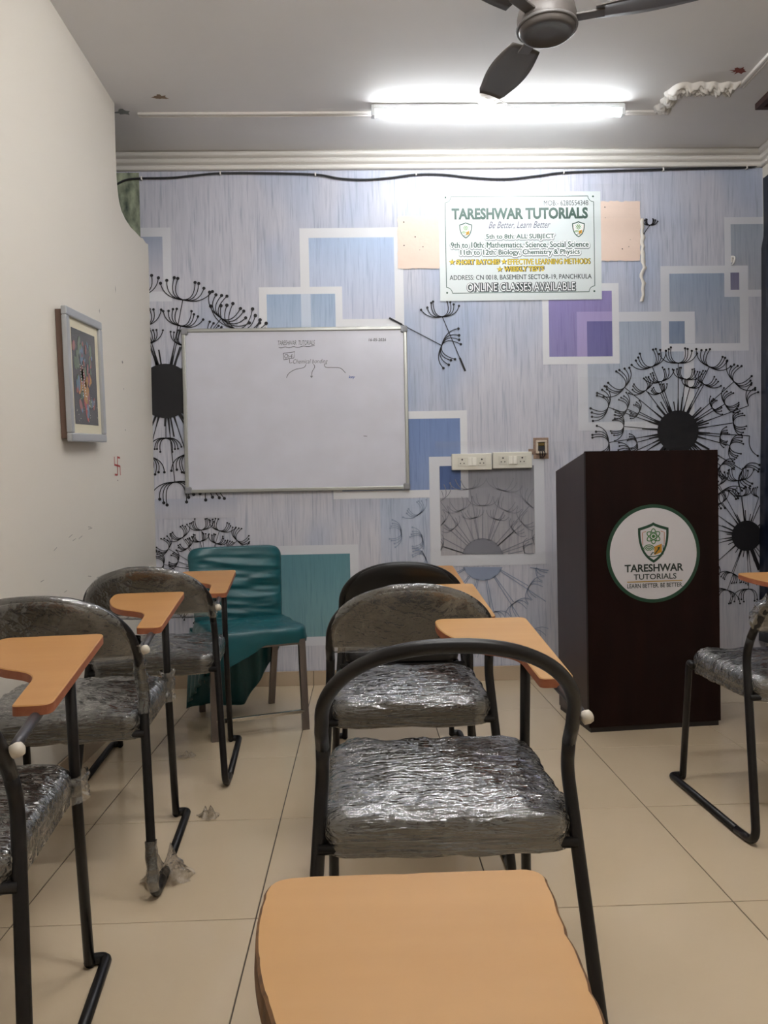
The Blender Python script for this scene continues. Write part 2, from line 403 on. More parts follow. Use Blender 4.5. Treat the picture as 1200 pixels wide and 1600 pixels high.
panel(901, 487, 957, 557, mural_mat('print_p5b', '#a99cc9', '#aa9fc8', '#9187b5', 1, 2, .3)); panel(917, 502, 957, 557, mural_mat('print_p5c', '#6e6a9e', '#7673a5', '#5b588c', 1.7, 2, .5))
square('print_p7', (1031, 415, 1171, 549), (1045, 427, 1157, 537), '#97a5bb', '#b0b3bf', '#74829d', M_border2)
panel(1045, 487, 1086, 537, M_border2); pane('print_p7b', 1045, 502, 1070, 537, '#7e8da8', '#8794ab', '#64728e')
square('print_p8', (1131, 339, 1215, 464), (1141, 350, 1215, 453), '#9fa8b6', '#aeb0ba', '#848d9e', M_border2)
panel(1131, 415, 1169, 464, M_border2); pane('print_p8b', 1141, 426, 1155, 453, '#767490', '#807e97', '#5f5d78')
square('print_p4', (671, 712, 852, 884), (687, 728, 836, 867), '#85868f', '#b1aeb3', '#75767f', M_border2)
panel(687, 728, 732, 778, mural_mat('print_p4w', '#b3b4bb', '#b5b6bc', '#a4a5ad', 1, 1.2, .3)); pane('print_p4b', 687, 728, 720, 765, '#4a5f8d', '#53699a', '#3a4c76')
square('print_p9', (410, 852, 561, 1009), (424, 866, 548, 995), '#5b8792', '#7ba0a6', '#4c7380', M_border2)
pane('print_p10', 230, 779, 370, 810, '#b4b8c8', '#c0bfc8', '#9aa0b2', .3)
# leafy green print where the older paper shows, far left
m = mat('leafy_green_print', '#37443f', .4, noise_amt=1, nscale=(22, 5, 11), col2='#c3cbae')
panel(150, 272, 218, 400, m, 'old_paper')

# dandelions
M_ink = mat('mural_black_ink', '#0b0a12', .6)
M_ghost = mat('mural_grey_ink', '#7b7c86', .45)
M_ghost2 = mat('mural_blue_ink', '#8a95ad', .45)
def umbel(F, p, d, s, lw, lift):
    """fan of curved stalks with dots: node p, outward direction d (pixels)"""
    d = Vector(d).normalized(); q = Vector((-d.y, d.x)); p = Vector(p)
    for sg in (-1, 1):
        for k, (a, b, ca, cb) in enumerate(((1.0, .50, .74, -.08), (.70, .60, .66, -.05), (.52, .72, .58, 0), (.37, .80, .46, .06))):
            a *= random.uniform(.92, 1.08); b *= random.uniform(.9, 1.1)
            e = p+q*(sg*a*s)+d*(b*s); c1 = p+q*(sg*ca*s)+d*(cb*s); P = []
            for i in range(9):
                t = i/8; P.append(p*(1-t)**2+c1*2*t*(1-t)+e*t*t)
            W_ = [wp(*z) for z in P]
            if e.x > 1187: continue
            F.line(W_, lw*KPX, lift); F.disc(*W_[-1], max(1.3, s*.065)*KPX, 8, lift+.0001)
def dandelion(cx, cy, r, rings, ink, lw=1.3, base=.0036, stem=None, core=True, a0=0):
    F = Flat(wall_xf(base))
    for ri, (R, n, s, off) in enumerate(rings):
        for k in range(n):
            a = 2*math.pi*(k+off)/n+random.uniform(-.06, .06); rr = R*random.uniform(.95, 1.05)
            d = Vector((math.cos(a), math.sin(a))); p0, p1 = Vector((cx, cy))+d*r*.95, Vector((cx, cy))+d*rr
            if p1.x < 1187:
                F.line([wp(*p0), wp(*(p0+(p1-p0)*.3)), wp(*p1)], lambda t: (3.4 if t < .2 else 1.2)*lw/1.3*KPX*min(1, r/33+.2), 0)
                umbel(F, p1, d, s, lw, .0001)
            else:
                F.line([wp(*p0), wp(*(p0+(p1-p0)*max(.05, (1187-p0.x)/(p1.x-p0.x))))], 1.2*KPX, 0)
    if core:
        for k in range(17):
            a = 2*math.pi*(k+random.uniform(.1, .9))/17; d = Vector((math.cos(a), math.sin(a))); c0 = Vector((cx, cy))
            if (c0+d*r*1.7).x < 1187: F.line([wp(*(c0+d*r*.9)), wp(*(c0+d*r*random.uniform(1.3, 1.75)))], r*.055*KPX, .00002)
    if stem: F.line([wp(cx, cy), wp(*stem)], 6*KPX, .00005)
    if core: F.disc(*wp(cx, cy), r*KPX, 40, .0002)
    return F.obj('dandelion_print', ink, wb)
dandelion(1059, 674, 33, [(112, 15, 30, .25), (84, 15, 23, .6), (68, 9, 16, .1)], M_ink)
dandelion(1166, 837, 24, [(86, 14, 24, .3), (64, 12, 18, .7)], M_ink, 1.1, .0038, stem=(1186, 890))
dandelion(259, 611, 42, [(150, 13, 40, .13), (105, 12, 32, .5), (76, 9, 26, .2)], M_ink, 1.4)
dandelion(323, 893, 20, [(68, 14, 21, .25), (48, 12, 16, .6)], M_ink, 1.0)
# ghost dandelion printed inside and around the grey square
def ghost(ink, rings, base, clip, core_r):
    F = Flat(wall_xf(base)); cx, cy = 754, 874
    x0, y0, x1, y1 = clip
    def ln(P, w):
        run = []
        for p in P:
            if x0 < p[0] < x1 and y0 < p[1] < y1: run.append(wp(*p))
            else:
                if len(run) > 1: F.line(run, w)
                run = []
        if len(run) > 1: F.line(run, w)
    for R, n, s, off in rings:
        for k in range(n):
            a = 2*math.pi*(k+off)/n; d = Vector((math.cos(a), math.sin(a))); q = Vector((-d.y, d.x)); p = Vector((cx, cy))
            ln([p+d*(core_r*.95+(R-core_r)*i/14) for i in range(15)], 1.3*KPX); e0 = p+d*R
            for sg in (-1, 1):
                for a_, b_ in ((1, .52), (.66, .62), (.42, .78)):
                    e = e0+q*(sg*a_*s)+d*(b_*s); c1 = e0+q*(sg*a_*s*.85)-d*(.06*s)
                    ln([e0*(1-t/8)**2+c1*2*(t/8)*(1-t/8)+e*(t/8)**2 for t in range(9)], 1.1*KPX)
    P = []
    for k in range(49):
        a = 2*math.pi*k/48; P.append((cx+core_r*math.cos(a), min(max(cy+core_r*math.sin(a), y0), y1)))
    F.poly([wp(*p) for p in P])
    return F.obj('dandelion_print', ink, wb)
ghost(M_ghost, [(84, 15, 24, .25), (66, 12, 18, .6), (112, 14, 30, .1)], .0036, (688, 745, 835, 866), 33)
ghost(M_ghost2, [(84, 15, 24, .25), (135, 15, 30, .4)], .0036, (596, 886, 857, 1035), 33)
F = Flat(wall_xf(.0036))
for p, d in (((627, 832), (-1, .1)), ((655, 803), (-.6, -.8)), ((660, 842), (-1, .25)), ((664, 870), (-1, .5))):
    umbel(F, p, d, 22, 1.0, 0)
F.obj('dandelion_print', M_ghost2, wb)
# loose seeds
def seed(node, d, s, tail, ink=M_ink):
    F = Flat(wall_xf(.0036)); umbel(F, node, d, s, 1.3, 0)
    a, b = Vector(node), Vector(tail)
    F.line([wp(*a), wp(*(a+(b-a)*.75)), wp(*(a+(b-a)*.76)), wp(*b)], lambda t: (3 if t > .5 else 1.2)*KPX); F.obj('seed_print', ink, wb)
seed((691, 495), (-.12, -1), 30, (727, 580)); seed((690, 540), (.95, .35), 33, (608, 497)); seed((1015, 352), (0, -1), 12, (1003, 369)); seed((368, 514), (.3, -1), 44, (370, 520))

# torn patches where peach wall shows, torn paper edge, clear tape
M_peach = mat('bare_peach_plaster', '#e6cfc0', .7, noise_amt=.5, nscale=(6, 6, 6), col2='#dcc3b3', bump=.15)
def ragged(x0, y0, x1, y1, sd):
    random.seed(sd); P = []
    for (ax, ay), (bx, by) in (((x0, y0), (x1, y0)), ((x1, y0), (x1, y1)), ((x1, y1), (x0, y1)), ((x0, y1), (x0, y0))):
        for k in range(14): t = k/14; P.append((ax+(bx-ax)*t+random.uniform(-.9, .9), ay+(by-ay)*t+random.uniform(-.9, .9)))
    return P
for k, r in enumerate(((621, 338, 687, 420), (936, 315, 1000, 408))):
    Flat(wall_xf(.0040)).poly([wp(*p) for p in ragged(*r, k)]).obj('torn_patch', M_peach, wb)
    F = Flat(wall_xf(.0042))
    for _ in range(5): F.disc(*wp(random.uniform(r[0]+8, r[2]-8), random.uniform(r[1]+8, r[3]-8)), random.uniform(.5, 1.1)*KPX, 8)
    F.obj('nail_hole', M_ink, wb)
random.seed(5)
V, Fc = [], []
for i in range(28):
    y_ = 342+i*4.8; u = 1001+5*nz3(i*.35, 0, 1)
    for k in range(4):
        X, Z = wp(u+k*(1.6+1.8*abs(nz3(i*.6, 3, 2))), y_); V.append((X, WY-.004-.012*math.sin(math.pi*k/3)*(.6+.6*nz3(i*.5, k, 2)), Z))
    if i:
        for k in range(3): Fc.append(((i-1)*4+k, (i-1)*4+k+1, i*4+k+1, i*4+k))
obj('torn_paper_edge', mesh('torn_paper_edge', V, Fc, True), mat('torn_paper', '#d5d0c8', .6), wb)
def film_sheet(name, x0, y0, x1, y1, lift, amp, m, parent=None, nx=40, ny=24, sd=0):
    V, Fc = [], []
    for j in range(ny+1):
        for i in range(nx+1):
            X, Z = wp(x0+(x1-x0)*i/nx, y0+(y1-y0)*j/ny)
            V.append((X, WY-lift-amp*abs(nz3(X*6+sd, Z*22, sd)+.6*nz3(X*14, Z*40, sd)), Z))
    for j in range(ny):
        for i in range(nx): a = j*(nx+1)+i; Fc.append((a, a+1, a+nx+2, a+nx+1))
    return obj(name, mesh(name, V, Fc, True), m, parent)
tag(film_sheet('clear_film', 619, 288, 1006, 342, .0075, .005, M_tape, sd=1), 'clear plastic film taped across the top of the white poster', 'plastic film')
tag(film_sheet('clear_film', 680, 690, 905, 706, .006, .004, M_tape, sd=4), 'strip of clear film on the wall above the switch plates', 'plastic film')
tag(film_sheet('clear_film', 905, 590, 1008, 700, .006, .004, M_tape, sd=9), 'loose clear film sheet on the wall above the lectern', 'plastic film')

# ------------------------------------------------------------------ ceiling marks
for (px, py, s, m) in ((250, 152, .045, mat('brown_stain', '#8a7562', .8)), (1155, 110, .05, mat('red_stain', '#8a4a44', .8)), (192, 175, .05, mat('grey_chip', '#8b8f8d', .8))):
    random.seed(int(px)); c = on_level(px, py, ZC); P = []
    for k in range(18):
        a = 2*math.pi*k/18; q = s*random.uniform(.35, 1.0); P.append((c.x+q*math.cos(a), c.y+q*math.sin(a)*.7))
    Flat(lambda u, v, l: (u, v, ZC-.0006)).poly(P).obj('ceiling_chip', m, ce)
# ceiling hatch at the far right
hz = thing('ceiling_hatch', 'dark brown framed hatch in the ceiling at the right edge', 'hatch', (0, 0, 0))
M_dkbrown = mat('dark_brown_frame', '#4a3432', .6)
obj('panel', boxm('panel', 2.03, 2.27, 2.9, 3.80, ZC-.012, ZC), mat('hatch_dark', '#2a2528', .7), hz)
for a in ((2.0, 2.03, 2.87, 3.83), (2.27, 2.30, 2.87, 3.83), (2.03, 2.27, 3.80, 3.83), (2.03, 2.27, 2.87, 2.90)):
    obj('frame_rail', boxm('frame_rail', *a, ZC-.03, ZC, bev=.002), M_dkbrown, hz)

# ------------------------------------------------------------------ tube lights
def tube_light(label, cx, cy, strength, L_=1.235, on_right_wall=None):
    t = thing('tube_light', label, 'light', (cx, cy, ZC), 0, 'tube lights of the room')
    if on_right_wall:
        t.location = (XR, cy, on_right_wall); t.rotation_euler = Matrix(((0, 0, 1), (1, 0, 0), (0, 1, 0))).to_euler()
    obj('batten', boxm('batten', -L_/2, L_/2, -.024, .024, -.024, 0, bev=.003), mat('batten_white', '#dfe2e4', .4), t)
    pr = [(.016*math.cos(2*math.pi*k/18), -.039+.015*math.sin(2*math.pi*k/18)) for k in range(18)]
    obj('diffuser', mesh('diffuser', *extrude_x(pr, -L_/2+.012, L_/2-.012)), mat('led_diffuser_%d' % int(strength*10), '#ffffff', .4, emit=strength, glow=(.93, .97, 1, 1) if strength == TUBE_FRONT else (1, .985, .965, 1)), t)
    for s in (-1, 1): obj('end_cap', boxm('end_cap', s*L_/2-.013, s*L_/2+.006, -.019, .019, -.054, 0, bev=.003), mat('batten_white'), t)
    return t
tube_light('glowing white LED tube batten on the ceiling above the whiteboard', .722, 3.835, TUBE_FRONT)
tube_light('LED tube batten on the ceiling behind the camera', .55, .9, TUBE_FILL_NEAR)  # fill tube added to brighten the foreground, never in view
tube_light('LED tube batten on the ceiling above the foreground chairs', .2, 2.2, TUBE_FILL_MID)  # second added fill tube, above the frame, brightens chairs and floor
r = thing('ceiling_rose', 'round white ceiling rose with a short wire beside the tube', 'ceiling rose', (.655, 3.755, ZC))
obj('cover', mesh('cover', *lathe([(.058, 0), (.058, -.006), (.05, -.016), (.02, -.02), (.001, -.02)], 28), smooth=False), M_plaster, r)
for a in (0, 2.1, 4.2): obj('screw', mesh('screw', *xform(lathe([(.005, 0), (.005, -.022), (.001, -.022)], 8), Matrix.Translation((.032*math.cos(a), .032*math.sin(a), 0)))), M_knob, r)
obj('wire', tubem('wire', fillet([(.05, .0, -.008), (.09, .02, -.02), (.10, .055, -.006)], .03), .003, 8), M_plaster, r)

# ------------------------------------------------------------------ ceiling fan
M_fan = mat('fan_brown_grey', '#57524f', .45)
fan = thing('ceiling_fan', 'dark grey three-blade ceiling fan hanging in front of the tube light', 'ceiling fan', (.70, 2.78, 2.69))
obj('motor', mesh('motor', *lathe([(.02, .12), (.06, .115), (.098, .09), (.106, .055), (.106, .03), (.10, .012), (.092, .0), (.080, -.004), (.076, .002), (.03, .004), (.001, .004)], 40), smooth=True), M_fan, fan)
obj('trim_ring', mesh('trim_ring', *tube([(.104*math.cos(2*math.pi*k/40), .104*math.sin(2*math.pi*k/40), .02) for k in range(40)], .006, 8, closed=True), smooth=True), mat('fan_ring', '#6d6a69', .35), fan)
obj('down_rod', mesh('down_rod', *lathe([(.011, .10), (.011, .25), (.001, .25)], 16), smooth=False), M_fan, fan)
obj('canopy', mesh('canopy', *lathe([(.03, .185), (.055, .235), (.06, .275), (.001, .275)], 24), smooth=True), M_fan, fan)
bmv, bmf = [], []
for i in range(15):
    t = i/14; rr = .17+.36*t; w = (.055+.02*math.sin(math.pi*min(1, t*1.1)))*(1 if t < .93 else .8)
    for k in range(7):
        u = -1+k/3; 
        for s in (0, 1): bmv.append((rr, u*w, .045+u*w*.20+.004*(1-u*u)+s*.004))
n2 = 14
for i in range(14):
    for k in range(6):
        a = i*n2+k*2; b = a+n2
        bmf += [(a, a+2, b+2, b), (a+1, b+1, b+3, a+3)]
    a = i*n2; bmf += [(a, a+n2, a+n2+1, a+1), (a+12, a+13, a+n2+13, a+n2+12)]
for i in (0, 14):
    for k in range(6): a = i*n2+k*2; bmf.append((a, a+1, a+3, a+2))
blm = mesh('blade', bmv, bmf, True); arm_m = boxm('blade_arm', .095, .20, -.022, .022, .038, .046, bev=.002)
for k in range(3):
    an = math.radians(103+120*k)
    b = obj('blade', blm, M_fan, fan, rot=(0, 0, an)); obj('blade_arm', arm_m, M_fan, b)

# ------------------------------------------------------------------ cable along the cornice
cpts = [(176, 296), (186, 288), (200, 282), (222, 280), (270, 279), (300, 276), (345, 272), (420, 272), (493, 274), (530, 280), (570, 282), (610, 279), (650, 274), (690, 274), (740, 279), (790, 281), (840, 276), (880, 271), (960, 268), (1035, 266), (1110, 264), (1165, 263), (1185, 259), (1200, 252), (1206, 250)]
cw = [Vector((wp(*p)[0], WY-.012, wp(*p)[1])) for p in cpts]
cs = []
for i in range(len(cw)-1):
    p0, p1, p2, p3 = cw[max(i-1, 0)], cw[i], cw[i+1], cw[min(i+2, len(cw)-1)]
    for k in range(6):
        t = k/6; cs.append(.5*((2*p1)+(p2-p0)*t+(2*p0-5*p1+4*p2-p3)*t*t+(3*p1-p0-3*p2+p3)*t**3))
cs.append(cw[-1]); cs = [p for p in cs if p.x < XR-.012]
cab = thing('cable', 'black cable clipped along the wall just below the cornice', 'cable')
obj('cord', tubem('cord', cs, .0055, 8), mat('black_cable', '#1f2024', .5), cab)
for p in ((222, 280), (345, 272), (493, 274), (650, 273), (880, 271), (1035, 266), (1165, 263)):
    X, Z = wp(*p); obj('clip', boxm('clip', X-.004, X+.004, WY-.02, WY, Z-.009, Z+.009, bev=.002), M_plaster, cab)

# ------------------------------------------------------------------ whiteboard
x0, z0, x1, z1 = box2w(290, 514, 637, 767)
whb = thing('whiteboard', 'large aluminium framed whiteboard with handwritten notes on the mural wall', 'whiteboard', ((x0+x1)/2, WY, z0))
hw, hh = (x1-x0)/2, z1-z0
M_alu = mat('brushed_aluminium', '#a9aaa6', .38, metal=.7)
obj('board', boxm('board', -hw+.01, hw-.01, -.016, -.006, .01, hh-.01), mat('whiteboard_surface', '#d2d3df', .22, spec=.5, noise_amt=.45, nscale=(5, 5, 6), col2='#bebec6'), whb)
fw = .020
for a in ((-hw+.02, hw-.02, hh-fw, hh), (-hw+.02, hw-.02, 0, fw), (-hw, -hw+fw, .02, hh-.02), (hw-fw, hw, .02, hh-.02)):
    obj('frame_rail', boxm('frame_rail', a[0], a[1], -.024, -.001, a[2], a[3], bev=.004), M_alu, whb)
cm = boxm('corner_cap', -.019, .019, -.028, 0, -.019, .019, bev=.007)
for sx in (-1, 1):
    for zz in (.016, hh-.016): obj('corner_cap', cm, mat('grey_plastic', '#85868a', .5), whb, (sx*(hw-.016), 0, zz))
bx, bz = (x0+x1)/2, z0
def wbxf(u, v, l): return (u-bx, -.0166-l, v-bz)
def P2(*pts): return [wp(*p) for p in pts]
def smooth2(pts, n=6):
    P = [Vector(p) for p in pts]; o = []
    for i in range(len(P)-1):
        p0, p1, p2, p3 = P[max(i-1, 0)], P[i], P[i+1], P[min(i+2, len(P)-1)]
        for k in range(n):
            t = k/n; o.append(.5*((2*p1)+(p2-p0)*t+(2*p0-5*p1+4*p2-p3)*t*t+(3*p1-p0-3*p2+p3)*t**3))
    o.append(P[-1]); return o
def tx(F, s, x0, y0, x1, y1, lift=0, **k):
    u, v = wp((x0+x1)/2, (y0+y1)/2); bold = k.pop('bold', 0); w, h = (x1-x0)*KPX, (y1-y0)*KPX
    if bold > 0 and 'M' in s.upper():         # the thickened outline of an M fills up, so print it a few times slightly apart
        e = min(bold, .04)*h*.9
        for i, (ox, oy) in enumerate(((e, 0), (-e, 0), (0, e*.7), (0, -e*.7))): F.text(s, u+ox, v+oy, w, h, lift+i*.00001, **k)
    else: F.text(s, u, v, w, h, lift, bold=bold, **k)
    return F
M_mk = mat('marker_black', '#2c2b30', .5)
def hw(name, fn): F = Flat(wbxf); fn(F); return F.obj(name, M_mk, whb)
hw('handwritten_heading', lambda F: tx(F, 'TARESHWAR  TUTORIALS', 435, 533, 492, 540, shear=.25, bold=-.005))
hw('underline', lambda F: F.line(smooth2(P2((436, 543.5), (440, 544.5), (446, 543), (452, 544.2), (459, 542.6), (466, 543.8), (474, 541.8), (482, 542.4), (492, 540.6))), .9*KPX))
hw('handwritten_chapter', lambda F: tx(F, 'Ch-4', 445, 554, 457, 560.5, shear=.2))
hw('chapter_box', lambda F: F.line(P2((443, 553), (461, 550.5), (459.5, 560), (444, 563), (443, 553)), .9*KPX))
hw('arrow', lambda F: F.line(P2((452.5, 562), (453, 568), (457, 567.5)), .8*KPX))
hw('handwritten_topic', lambda F: tx(F, 'Chemical bonding', 458.5, 562, 512, 570.5, shear=.3, bold=-.01))
hw('arrow', lambda F: F.line(smooth2(P2((478.5, 570), (475, 575), (462, 578), (452, 584), (448, 591))), .8*KPX))
hw('arrow', lambda F: F.line(smooth2(P2((490, 569.5), (492, 574), (488, 582), (487, 590)))+P2((485.5, 588), (487, 591), (489, 588)), .8*KPX))
hw('arrow', lambda F: F.line(smooth2(P2((507, 569), (509, 574.5), (520, 575), (532, 576), (540, 583.5))), .8*KPX))
hw('dash', lambda F: F.line(P2((568, 681.5), (573.5, 682)), .8*KPX))
hw('handwritten_date', lambda F: tx(F, '16-05-2026', 576, 529.5, 603, 534, shear=.15, bold=.01))
tx(Flat(wbxf), 'key', 545, 587.5, 555, 593, shear=.2, bold=.02).obj('blue_handwriting', mat('marker_blue', '#3a55a0', .5), whb)
M_smudge = mat('eraser_smudge', '#b6b3b2', .4, noise_amt=.6, nscale=(30, 30, 30), col2='#c6c5c9')

# ------------------------------------------------------------------ poster
po = thing('poster', 'white laminated tuition poster with green heading, above the whiteboard level', 'poster')
xf = wall_xf(.0052)
x0, z0, x1, z1 = box2w(686, 301, 940, 469)
obj('sheet', boxm('sheet', x0, x1, WY-.0050, WY-.0042, z0, z1), mat('poster_paper', '#d4dbdb', .4), po)
M_pgreen = mat('poster_green', '#2f5145', .4); M_pdark = mat('poster_dark', '#3c4446', .4); M_pgrey = mat('poster_grey_halo', '#8f9496', .4)
M_pwhite = mat('poster_white_halo', '#f0f3f3', .4); M_pyel = mat('poster_yellow', '#d9bd2a', .4); M_pink = mat('poster_violet_script', '#4c4a62', .4)
F = Flat(xf)
a, b, c_, d_ = box2w(696, 308, 929, 457); q = 9*KPX
F.line([(a+q, d_), (c_-q, d_)], 1.1*KPX); F.line([(a+q, b), (c_-q, b)], 1.1*KPX); F.line([(a, b+q), (a, d_-q)], 1.1*KPX); F.line([(c_, b+q), (c_, d_-q)], 1.1*KPX)
for (cx, cz, sx, sz) in ((a, d_, 1, -1), (c_, d_, -1, -1), (a, b, 1, 1), (c_, b, -1, 1)):
    F.line([(cx+sx*q*math.cos(t*math.pi/12), cz+sz*q*math.sin(t*math.pi/12)) for t in range(7)], 1*KPX); F.disc(cx+sx*.003, cz+sz*.003, 1.6*KPX, 10)
F.obj('border_line', M_pgreen, po)
tx(Flat(xf), 'MOB:- 6280554348', 849, 313.5, 919, 321.5, bold=.012).obj('phone_number', M_pdark, po)
tx(Flat(xf), 'TARESHWAR TUTORIALS', 705, 325, 919, 343, bold=.045).obj('heading', M_pgreen, po)
tx(Flat(xf), 'Be Better, Learn Better', 763, 346.5, 860, 358.5, shear=.45, bold=0).obj('motto', M_pink, po)
for s, bx_ in (('5th to 8th: ALL SUBJECT', (759, 366, 866, 375.5)), ('9th to 10th: Mathematics, Science, Social Science', (704, 378.3, 920, 388.5)), ('11th to 12th: Biology, Chemistry & Physics', (719, 390.2, 906, 400.4))):
    e = bx_; 
    for nm, m_, rad, dx, dy, lf in (('line_shadow', M_pgrey, 2.5, .3, .9, 0), ('line_halo', M_pwhite, 1.7, 0, 0, .0003)):
        F = Flat(xf)
        for k in range(10):
            ox, oy = rad*math.cos(k*math.pi/5)+dx, rad*math.sin(k*math.pi/5)+dy
            tx(F, s, e[0]+ox, e[1]+oy, e[2]+ox, e[3]+oy, lf+k*.00002, bold=.04)
        F.obj(nm, m_, po)
    tx(Flat(xf), s, *e, .0006, bold=.025).obj('course_line', M_pgreen, po)
def star(F, cx, cy, r, lift):
    u, v = wp(cx, cy); F.poly([(u+(r if k % 2 == 0 else r*.42)*KPX*math.sin(math.pi*k/5), v+(r if k % 2 == 0 else r*.42)*KPX*math.cos(math.pi*k/5)) for k in range(10)], lift)
for m_, dl, bo, dx, st in ((M_pdark, 0, .10, .5, 5.6), (M_pyel, .0004, .03, 0, 4.6)):
    F = Flat(xf); tx(F, 'SHORT BATCHES', 712-dx+(1 if dx else 0), 406-dx, 781+dx*2, 414+dx, dl, bold=bo); tx(F, 'EFFECTIVE LEARNING METHODS', 792.5-dx+(1 if dx else 0), 405-dx, 922+dx*2, 413+dx, dl, bold=bo)
    tx(F, 'WEEKLY TESTS', 786.5-dx+(1 if dx else 0), 416.5-dx, 850+dx*2, 424.5+dx, dl, bold=bo)
    for c2 in ((706, 410), (787, 409), (780.5, 421)): star(F, c2[0]+(.6 if dx else 0), c2[1]+(.5 if dx else 0), st, dl)
    F.obj('feature_line', m_, po)
tx(Flat(xf), 'ADDRESS: CN 0018, BASEMENT SECTOR-19, PANCHKULA', 702, 429.5, 925, 438, bold=.02).obj('address_line', M_pdark, po)
F = Flat(xf)
for k in range(10):
    ox, oy = 1.2*math.cos(k*math.pi/5)+.4, 1.2*math.sin(k*math.pi/5)+.3; tx(F, 'ONLINE CLASSES AVAILABLE', 729+ox, 442+oy, 899+ox, 455+oy, k*.00002, bold=.03)
F.obj('line_shadow', M_pdark, po)
tx(Flat(xf), 'ONLINE CLASSES AVAILABLE', 729, 442, 899, 455, .0004, bold=.0).obj('online_line', M_pwhite, po)

def shield_pts(u, v, w, h, n=10):
    """heater shield outline with a pointed top"""
    P = [(0, .5)]
    for k in range(1, n+1): t = k/n; P.append((.5*t, .5-.14*t**.75))
    for k in range(1, n+1): t = k/n; P.append((.5*(1-t)**2+.53*2*t*(1-t), .36*(1-t)**2-.28*2*t*(1-t)-.5*t*t))
    R = P+[(-x, y) for x, y in P[-2:0:-1]]
    return [(u+x*w, v+y*h) for x, y in R]
def crest(xf, u, v, w, parent, pal, detail=True, base=0):
    h = w*1.26; g, g2, yl, wh, og = pal
    Flat(xf).poly(shield_pts(u, v, w, h), base).obj('shield', g, parent)
    Flat(xf).poly(shield_pts(u, v, w*.84, h*.85), base+.0002).obj('shield_field', wh, parent)
    F = Flat(xf); F.line([(u-.35*w, v-.05*h), (u-.36*w, v+.25*h), (u-.24*w, v+.28*h)], w*.022, base+.0003); F.obj('shield_line', og, parent)
    F = Flat(xf); F.line([(u+.35*w, v-.05*h), (u+.36*w, v+.25*h), (u+.24*w, v+.28*h)], w*.022, base+.0003); F.obj('shield_line', og, parent)
    F = Flat(xf)
    for a in (0, 60, 120): F.ellipse(u, v+.155*h, w*.235, w*.095, math.radians(90+a), w*.03, base+.0004+.00003*a/60)
    F.disc(u, v+.155*h, w*.055, 16, base+.0006); F.obj('atom', g2, parent)
    F = Flat(xf)
    for r_ in (.06, .11, .16, .21): F.line([(u-.15*w+r_*w*math.cos(t*math.pi/16), v-.22*h+r_*w*math.sin(t*math.pi/16)) for t in range(2, 15)], w*.03, base+.0005)
    F.obj('signal_arcs', g2, parent)
    F = Flat(xf); F.poly([(u+.02*w, v-.10*h), (u+.27*w, v-.03*h), (u+.27*w, v-.24*h), (u+.02*w, v-.31*h)], base+.0005); F.obj('book_page', yl, parent)
    F = Flat(xf); F.line([(u-.10*w, v-.31*h), (u-.03*w, v-.24*h), (u+.05*w, v-.27*h), (u+.19*w, v-.13*h)], w*.035, base+.0008); F.poly([(u+.21*w, v-.10*h), (u+.12*w, v-.125*h), (u+.185*w, v-.185*h)], base+.0008)
    F.line([(u-.22*w, v-.33*h), (u, v-.345*h), (u+.31*w, v-.29*h), (u+.31*w, v-.06*h)], w*.03, base+.0008); F.obj('growth_arrow', g, parent)
pal = (M_pgreen, mat('crest_leaf_green', '#5f8f3a', .4), mat('crest_yellow', '#d59a1e', .4), M_pwhite, mat('crest_orange', '#c2793a', .4))
for cx, cy in ((727.5, 360.5), (903.5, 358.6)):
    u, v = wp(cx, cy); crest(xf, u, v, 20*KPX, po, pal)

# ------------------------------------------------------------------ switch plates, open box, hook
M_sw = mat('ivory_switch_plastic', '#dcd9cd', .35); M_hole = mat('socket_hole', '#3a3633', .6); M_swline = mat('socket_plate', '#d3d0c4', .35)
def switch_plate(label, x0, y0, x1, y1):
    a, b, c2, d2 = box2w(x0, y0, x1, y1); t = thing('switch_plate', label, 'switch plate', ((a+c2)/2, WY, (b+d2)/2), 0, 'switch plates'); w, h = (c2-a)/2, (d2-b)/2
    obj('plate', boxm('plate', -w, w, -.030, 0, -h, h, bev=.004), M_sw, t)
    for s in (-1, 1):
        k = obj('socket', boxm('socket', s*w*.49-.024, s*w*.49+.024, -.0325, -.028, -.024, .024, bev=.001), M_swline, t)
        for hx, hz_, r_ in ((0, .012, .005), (-.010, -.009, .0035), (.010, -.009, .0035)):
            v, f = lathe([(r_, 0), (r_, .0006), (.0002, .0006)], 10)
            obj('pin_hole', mesh('pin_hole', *xform((v, f), Matrix.Translation((s*w*.49+hx, -.0325, hz_)) @ Matrix.Rotation(math.pi/2, 4, 'X'))), M_hole, k)
        obj('rocker', boxm('rocker', s*.012-.0115, s*.012+.0115, -.038, -.029, -.023, .023, bev=.002), mat('rocker_white', '#ece9df', .3), t)
    return t
switch_plate('ivory switch and socket plate nearer the whiteboard', 705, 709, 767.5, 734.5)
switch_plate('ivory switch and socket plate next to the opened wiring box', 768.5, 706.5, 830, 732)
a, b, c2, d2 = box2w(833, 684, 857, 717); ob = thing('wiring_box', 'opened wall box with bare wires beside the switch plates', 'wiring box', ((a+c2)/2, WY, (b+d2)/2)); w, h = (c2-a)/2, (d2-b)/2
obj('backing', boxm('backing', -w, w, -.004, 0, -h, h, bev=.001), mat('bare_plaster_brown', '#a98f7d', .8, noise_amt=.8, nscale=(60, 60, 60), col2='#6e5a4c'), ob)
